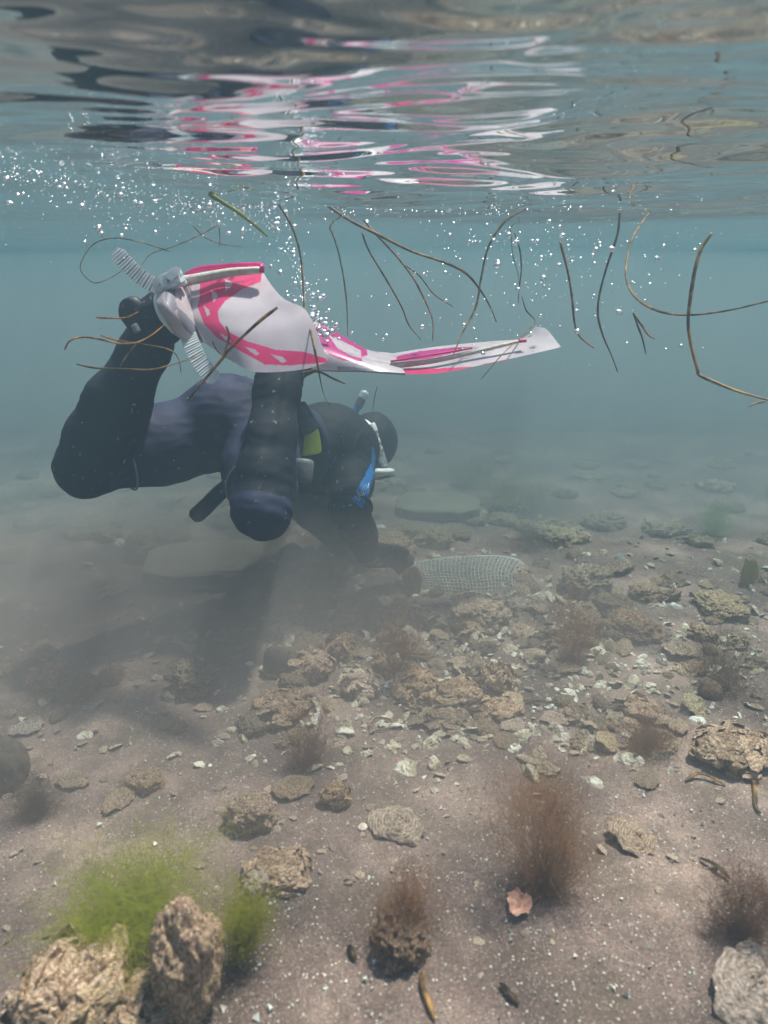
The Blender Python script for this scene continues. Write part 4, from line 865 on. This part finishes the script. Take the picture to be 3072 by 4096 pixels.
rock('valve', 2780, 2830, 140, 100, 'tall pale greenish shell leaning beside a dark weed', (0.95, 0.98, 0.72), 1, rz=1.0, tilt=(0.6, 0.2))
rock('smooth', 2840, 2780, 100, 80, 'small brown rounded stone above the leaning shell', (0.95, 0.75, 0.6), 0)
rock('valve', 2530, 2895, 60, 30, 'tiny flat white shell near the white edged clump', (1.4, 1.25, 1.05), 0)
rock('rough', 2880, 2440, 230, 90, 'pale streaked rock ledge near the yellow sponge', (1.3, 1.25, 0.95), 2)
rock('valve', 2830, 2345, 75, 40, 'small pale shell lying beyond the streaked ledge', (1.2, 1.15, 0.85), 3)
rock('rough', 2510, 2275, 60, 50, 'small white stone far behind the brown rocks', (1.9, 1.9, 1.6), 0)
rock('rough', 1575, 2215, 200, 110, 'tan crusted rock just behind the gloved hand', (1.3, 1.2, 0.85), 1, sink=0.2)
rock('clump', 430, 2150, 130, 80, 'hazy tan clump beneath the raised knee', (1.2, 1.15, 0.8), 1)
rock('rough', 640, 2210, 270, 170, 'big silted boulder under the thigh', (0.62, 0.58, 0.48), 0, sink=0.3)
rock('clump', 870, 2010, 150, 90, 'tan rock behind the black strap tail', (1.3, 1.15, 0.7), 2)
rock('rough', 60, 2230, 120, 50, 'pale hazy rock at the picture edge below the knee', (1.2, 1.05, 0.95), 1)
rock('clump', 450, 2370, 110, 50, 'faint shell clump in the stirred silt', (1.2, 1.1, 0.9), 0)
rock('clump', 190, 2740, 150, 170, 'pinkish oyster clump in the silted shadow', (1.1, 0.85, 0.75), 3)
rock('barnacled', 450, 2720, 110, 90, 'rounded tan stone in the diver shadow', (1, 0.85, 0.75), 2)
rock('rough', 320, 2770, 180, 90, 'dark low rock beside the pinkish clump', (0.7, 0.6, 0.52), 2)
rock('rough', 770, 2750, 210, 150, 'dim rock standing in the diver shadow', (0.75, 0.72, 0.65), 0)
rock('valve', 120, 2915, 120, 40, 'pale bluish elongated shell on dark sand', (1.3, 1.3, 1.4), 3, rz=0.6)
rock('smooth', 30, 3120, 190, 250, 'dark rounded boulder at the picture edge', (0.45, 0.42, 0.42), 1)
rock('valve', 300, 3130, 120, 50, 'grey tan oyster at the top of a row of three', (0.95, 0.88, 0.78), 1)
rock('barnacled', 590, 3140, 150, 100, 'pale crusted stone with a notched rim', (1.3, 1.15, 0.95), 0)
rock('valve', 485, 3200, 130, 50, 'oyster half covered in sand by the notched stone', (0.9, 0.8, 0.68), 4)
rock('valve', 1185, 3160, 150, 60, 'half buried oyster with a thin pale rim', (0.75, 0.65, 0.52), 2)
rock('clump', 1345, 3210, 130, 140, 'gaping oyster pair with light lips', (1.15, 0.98, 0.75), 1)
rock('clump', 1120, 2850, 250, 120, 'broad tan shell mound in front of the dark stone', (0.95, 0.82, 0.68), 2)
rock('rough', 1010, 2910, 140, 80, 'low grey rock by the dark weed plume', (0.75, 0.72, 0.66), 2)
rock('valve', 760, 2600, 60, 20, 'thin white sliver of shell in the shadow', (1.3, 1.3, 1.3), 0)
rock('slab', 830, 2300, 470, 120, 'broad pale slab lying under the bent knee', (1.0, 0.92, 0.86), 0, depth_ratio=0.75, sink=0.12, rz=0.15)
rock('slab', 1750, 2050, 330, 70, 'far pale slab beyond the diver arm', (0.8, 0.78, 0.66), 1, depth_ratio=0.8, sink=0.15, rz=-0.1)
o = rock('rough', 2990, 2335, 62, 150, 'yellow sponge standing at the picture edge', (1, 1, 1), 2, name='sponge', cat='sponge', sink=0.1)
o.data = o.data.copy(); o.data.materials.clear(); o.data.materials.append(M['tan_sponge'])
# hazy far rocks
for i in range(120):
    u = random.uniform(-150, 3220); v = random.uniform(1800, 2180)
    if 250 < u < 1600 and v < 1900 and random.random() < 0.5: continue
    w = random.uniform(40, 150) * (0.5 + (v - 1750) / 400)
    k_ = random.choice(['rough', 'clump', 'clump', 'barnacled']); t = random.uniform(0.6, 1.35)
    rock(k_, u, v, w, w * random.uniform(0.25, 0.5), 'small hazy rock on the far seabed', (t * 1.0, t, t * 0.78), name='rock', cat='rock', group='hazy rocks on the far seabed')
# extra clutter of the oyster bed around the named pieces
for i in range(300):
    u, v = random.gauss(1900, 850), random.gauss(2600, 220)
    if v < 2200 or v > 3000 or not -50 < u < 3100: continue
    if u < 1000 and random.random() < 0.6: continue
    w = random.triangular(35, 170, 60); t = random.uniform(0.6, 1.4); k_ = random.choice(['clump', 'rough', 'barnacled', 'valve', 'valve', 'clump'])
    rock(k_, u, v, w, w * random.uniform(0.4, 0.75), 'small shelly stone strewn over the oyster bed', (t, t * 0.92, t * 0.8), name='stone', cat='stone', group='small stones of the oyster bed', sink=0.35, tilt=(random.gauss(0, 0.25), random.gauss(0, 0.25)))
for i in range(270):
    v = random.triangular(2300, 4120, 2900); u = random.uniform(0, 3072); w = random.uniform(16, 46); t = random.uniform(0.9, 1.7)
    rock('valve', u, v, w, 10, 'small pale shell chip lying on the dark sand', (t, t * 0.96, t * 0.9), name='shell_chip', cat='shell', group='shell chips on the sand', tilt=(random.uniform(-0.5, 0.5), random.uniform(-0.5, 0.5)))
# rubble: crushed oyster shell too plentiful to count
rb = MB(); FLK = [valve(90 + i, 0.35, 1.4, 11, 3, 0.10) for i in range(6)]
for i in range(2600):
    u, v = random.gauss(1850, 800), random.triangular(2020, 3150, 2520)
    if not -60 < u < 3130: continue
    if u < 1050 and random.random() < 0.6: continue
    p, d = G(u, v); V_, F_, m_ = random.choice(FLK); sz = min(random.lognormvariate(math.log(0.0070), 0.6), 0.026)
    rb.add((V_ * sz) @ rotm(random.gauss(0, 0.5), random.gauss(0, 0.5), random.uniform(0, 6.3)).T + p + np.array([0, 0, 0.001]), F_, random.choice([0, 0, 2, 2, 2, 2, 2] + ([1] if i % 4 == 0 else [2])))
tag(put('shell_rubble', mesh_data('shell_rubble', rb.verts(), rb.F, [M['shell'], M['pearl'], M['rock']], rb.M, False)), 'crushed oyster shell strewn over the bed', 'rubble', kind='stuff')
# grit: thousands of tiny pale chips as one object
gr = MB(); TET = np.array([(1, 0, -0.4), (-0.5, 0.8, -0.4), (-0.5, -0.8, -0.4), (0.1, 0, 0.6)]); TF = [(0, 2, 1), (0, 1, 3), (1, 2, 3), (2, 0, 3)]
for i in range(9000):
    d = 0.62 + 2.6 * random.random() ** 1.7; x = random.uniform(-0.62, 0.62) * (d + 0.35); y = d
    s = random.lognormvariate(math.log(0.0010), 0.75); s = min(s, 0.007)
    gr.add(TET * s @ rotm(random.uniform(0, 6), random.uniform(-0.7, 0.7), random.uniform(0, 6)).T + np.array([x, y, float(H(x, y)) + 0.002]), TF, 0 if random.random() < 0.65 else 1)
tag(put('shell_grit', mesh_data('shell_grit', gr.verts(), gr.F, [M['pearl'], M['rock']], gr.M, False)), 'pale grit of crushed shell sprinkled over the dark sand', 'grit', kind='stuff')

# broken dark blades of dead eelgrass lying on the sand
for i, (pts, lb) in enumerate((([(2070, 2790), (2130, 2815), (2200, 2822), (2290, 2815)], 'black strip of dead eelgrass below the tall pale clump'), ([(2800, 3440), (2860, 3480), (2920, 3525)], 'dark strip of dead eelgrass near the flat tan shell'),
        ([(2000, 3940), (2030, 3985), (2075, 4030)], 'short black twig on sand at the bottom of the frame'), ([(1690, 3890), (1690, 3960), (1720, 4040), (1740, 4090)], 'thin brown stem trailing from the furred rock'), ([(2960, 3060), (3010, 3130), (3020, 3230), (3040, 3260)], 'pale bent stem by the wide encrusted rock'),
        ([(2740, 3130), (2790, 3110), (2850, 3125), (2900, 3150)], 'curled brown leaf on sand by the wide encrusted rock'), ([(1395, 3790), (1410, 3830), (1425, 3850)], 'tiny dark stem beside the furred rock'))):
    W = np.array([G(*q)[0] for q in pts]); n = 24; path = catmull(W, n); path[:, 2] = H(path[:, 0], path[:, 1]) + 0.004 + 0.006 * np.sin(np.linspace(0, math.pi, n)); c = path.mean(0)
    V, F = band(path - c, 0.0035 * np.interp(np.linspace(0, 1, n), [0, 0.2, 0.8, 1], [0.5, 1, 1, 0.4]), 0.0008)
    o = put('dead_leaf', mesh_data('dead_leaf', V, F, [M['eelgrass']]), loc=c); t_ = 0.25 if 'dark' in lb or 'black' in lb else 1.2; o.color = (t_, t_ * 0.9, t_ * 0.8, 1); tag(o, lb, 'seagrass')

# ------------------------------------------------------------------ weeds
def tuft(u, v, w, hgt, n, label, mat='brown_weed', tint=(1, 1, 1), lean=(0, 0), r=0.00034, z0=0.0, cat='seaweed', name='seaweed', K=8, curl=1.0):
    """A soft tuft: branching filaments whose curls fill an uneven plume."""
    p, d = G(u, v); s = d / FPX; W = w * s / 2; Hh = hgt * s; n = max(700, int(n * 1.3)); hgt *= 0.85 if mat == 'brown_weed' else 1
    nl = 9                                                           # lobes of the plume
    la = rng.uniform(0, 6.28, nl); lr = np.sqrt(rng.random(nl)) * W * 0.65; lz = rng.uniform(0.12, 0.8, nl) * Hh; ls = rng.uniform(0.16, 0.46, nl)
    lc = np.c_[np.cos(la) * lr + lean[0] * lz, np.sin(la) * lr + lean[1] * lz, lz]
    k = rng.integers(0, nl, n); main = rng.random(n) < 0.3
    st = lc[k] + rng.normal(0, 1, (n, 3)) * np.array([W, W, Hh * 0.7]) * ls[k][:, None] * 0.75 * np.minimum(rng.gamma(2.2, 0.5, (n, 1)), 1.7)
    st[main] = np.c_[rng.normal(0, W * 0.16, main.sum()), rng.normal(0, W * 0.16, main.sum()), np.zeros(main.sum())]
    dr = rng.normal(0, 1, (n, 3)) * np.array([W, W, Hh * 0.5]) * 0.30 + np.array([0, 0, Hh * 0.10]); dr[main] = lc[k][main] * rng.uniform(0.8, 1.5, (main.sum(), 1)) + rng.normal(0, W * 0.2, (main.sum(), 3))
    t = np.linspace(0, 1, K)[None, :, None]
    wob = np.cumsum(rng.normal(0, 1, (n, K, 3)), axis=1) * W * 0.11 * curl; wob -= wob[:, :1]
    pts = st[:, None] + dr[:, None] * t + wob
    pts[..., 2] = np.abs(pts[..., 2]) + 0.001
    T = np.gradient(pts, axis=1); T /= np.linalg.norm(T, axis=2)[..., None] + 1e-9
    S = np.cross(T, rng.normal(0, 1, (n, 1, 3))); S /= np.linalg.norm(S, axis=2)[..., None] + 1e-9; N = np.cross(S, T)
    rad = r * (1.25 - t) * rng.uniform(0.6, 1.5, (n, 1, 1)) * np.where(main, 1.4, 1.0)[:, None, None]
    V = np.stack([pts + rad * (S * math.cos(a_) + N * math.sin(a_)) for a_ in (0.5, 2.6, 4.7)], 2).reshape(-1, 3)
    b0 = (np.arange(n)[:, None] * K + np.arange(K - 1)[None]).ravel() * 3
    F = np.concatenate([np.c_[b0 + j, b0 + (j + 1) % 3, b0 + 3 + (j + 1) % 3, b0 + 3 + j] for j in range(3)])
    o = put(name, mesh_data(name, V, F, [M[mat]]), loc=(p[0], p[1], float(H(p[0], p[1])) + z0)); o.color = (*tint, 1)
    tag(o, label, cat); return o
tuft(2170, 3560, 430, 560, 900, 'large feathery brown weed on open sand', lean=(-0.08, 0.1), tint=(1.15, 1, 0.9))
tuft(1240, 3060, 200, 300, 500, 'dark reddish weed plume beside the shell mound', tint=(0.75, 0.55, 0.5))
tuft(1590, 2720, 240, 260, 500, 'hazy reddish weed rising from the middle of the oyster clumps', tint=(0.8, 0.6, 0.52))
tuft(2290, 2660, 230, 300, 450, 'tall brown weed beside the thin white shell', tint=(0.85, 0.65, 0.55))
tuft(1600, 3760, 300, 300, 450, 'brown weed coat over the half sunk rock', tint=(1.0, 0.8, 0.7))
tuft(2960, 3740, 330, 330, 600, 'dark brown weed above the large corner shell', tint=(0.6, 0.45, 0.4))
tuft(2860, 2760, 330, 200, 450, 'dark smoky weed patch on the slope by the leaning shell', tint=(0.45, 0.42, 0.42))
tuft(2560, 2990, 260, 110, 350, 'low brown weed under the white edged clump', tint=(0.8, 0.65, 0.5))
tuft(540, 3760, 640, 210, 1300, 'bright green weed tuft on the barnacled rock', mat='green_weed', lean=(-0.05, 0.1), z0=0.03)
tuft(970, 3850, 280, 280, 600, 'olive green weed strands behind the upright rock', mat='green_weed', lean=(0.12, 0.05), tint=(0.85, 0.8, 0.8), z0=0.02)
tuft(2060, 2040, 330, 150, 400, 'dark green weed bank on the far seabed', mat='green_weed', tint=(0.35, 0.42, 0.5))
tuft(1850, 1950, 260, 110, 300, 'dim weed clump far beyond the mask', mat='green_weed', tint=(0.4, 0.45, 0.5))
tuft(2840, 2140, 160, 130, 250, 'green weed patch far off near the sponge', mat='green_weed', tint=(0.6, 0.8, 0.5))
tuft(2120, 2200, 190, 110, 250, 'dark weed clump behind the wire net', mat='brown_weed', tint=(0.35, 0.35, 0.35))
tuft(140, 3260, 220, 160, 300, 'dark brown weed below the dark boulder', tint=(0.45, 0.4, 0.38))

# ------------------------------------------------------------------ wire net bag
def c8(x, y): return (1000 + x * 0.7233, 2200 + y * 0.7233)
nb = MB(); nu, nv = 30, 12
top = catmull([(*c8(880, 90), 2.34), (*c8(1050, 50), 2.43), (*c8(1300, 30), 2.46), (*c8(1480, 50), 2.43), (*c8(1560, 130), 2.34)], nu)
mid = catmull([(*c8(900, 120), 2.22), (*c8(1060, 115), 2.24), (*c8(1250, 112), 2.25), (*c8(1400, 120), 2.23), (*c8(1500, 180), 2.22)], nu)
bot = catmull([(*c8(960, 215), 2.19), (*c8(1060, 235), 2.18), (*c8(1250, 250), 2.17), (*c8(1400, 245), 2.18), (*c8(1500, 250), 2.18)], nu)
grid = np.zeros((nu, 2 * nv, 3))
for i in range(nu):
    col_ = catmull([P(*top[i]), P(*(0.5 * (top[i] + mid[i]))) + np.array([0, 0, 0.02]), P(*mid[i]), P(*(0.5 * (mid[i] + bot[i]))) + AX_F * -0.01, P(*bot[i])], 2 * nv); grid[i] = col_
for i in range(nu): V, F = sweep(grid[i], 0.0014, 0.0014, 4); nb.add(V, F)
for j in range(2 * nv): V, F = sweep(grid[:, j], 0.0014, 0.0014, 4); nb.add(V, F)
c = grid.reshape(-1, 3).mean(0); nbo = put('oyster_net', mesh_data('oyster_net', nb.verts() - c, nb.F, [M['net']]), loc=c)
tag(nbo, 'square meshed wire net bag bulging on the seabed beyond the gloved hand', 'net')
V, F = ellipsoid(c + np.array([0.0, 0.05, -0.045]), (AX_R * 0.17, np.array([0, 0.12, 0]), np.array([0, 0, 0.040])), 20)
part('bag_filling', V + 0.008 * noise(V, 14)[:, None], F, [M['smooth_rock']], nbo)
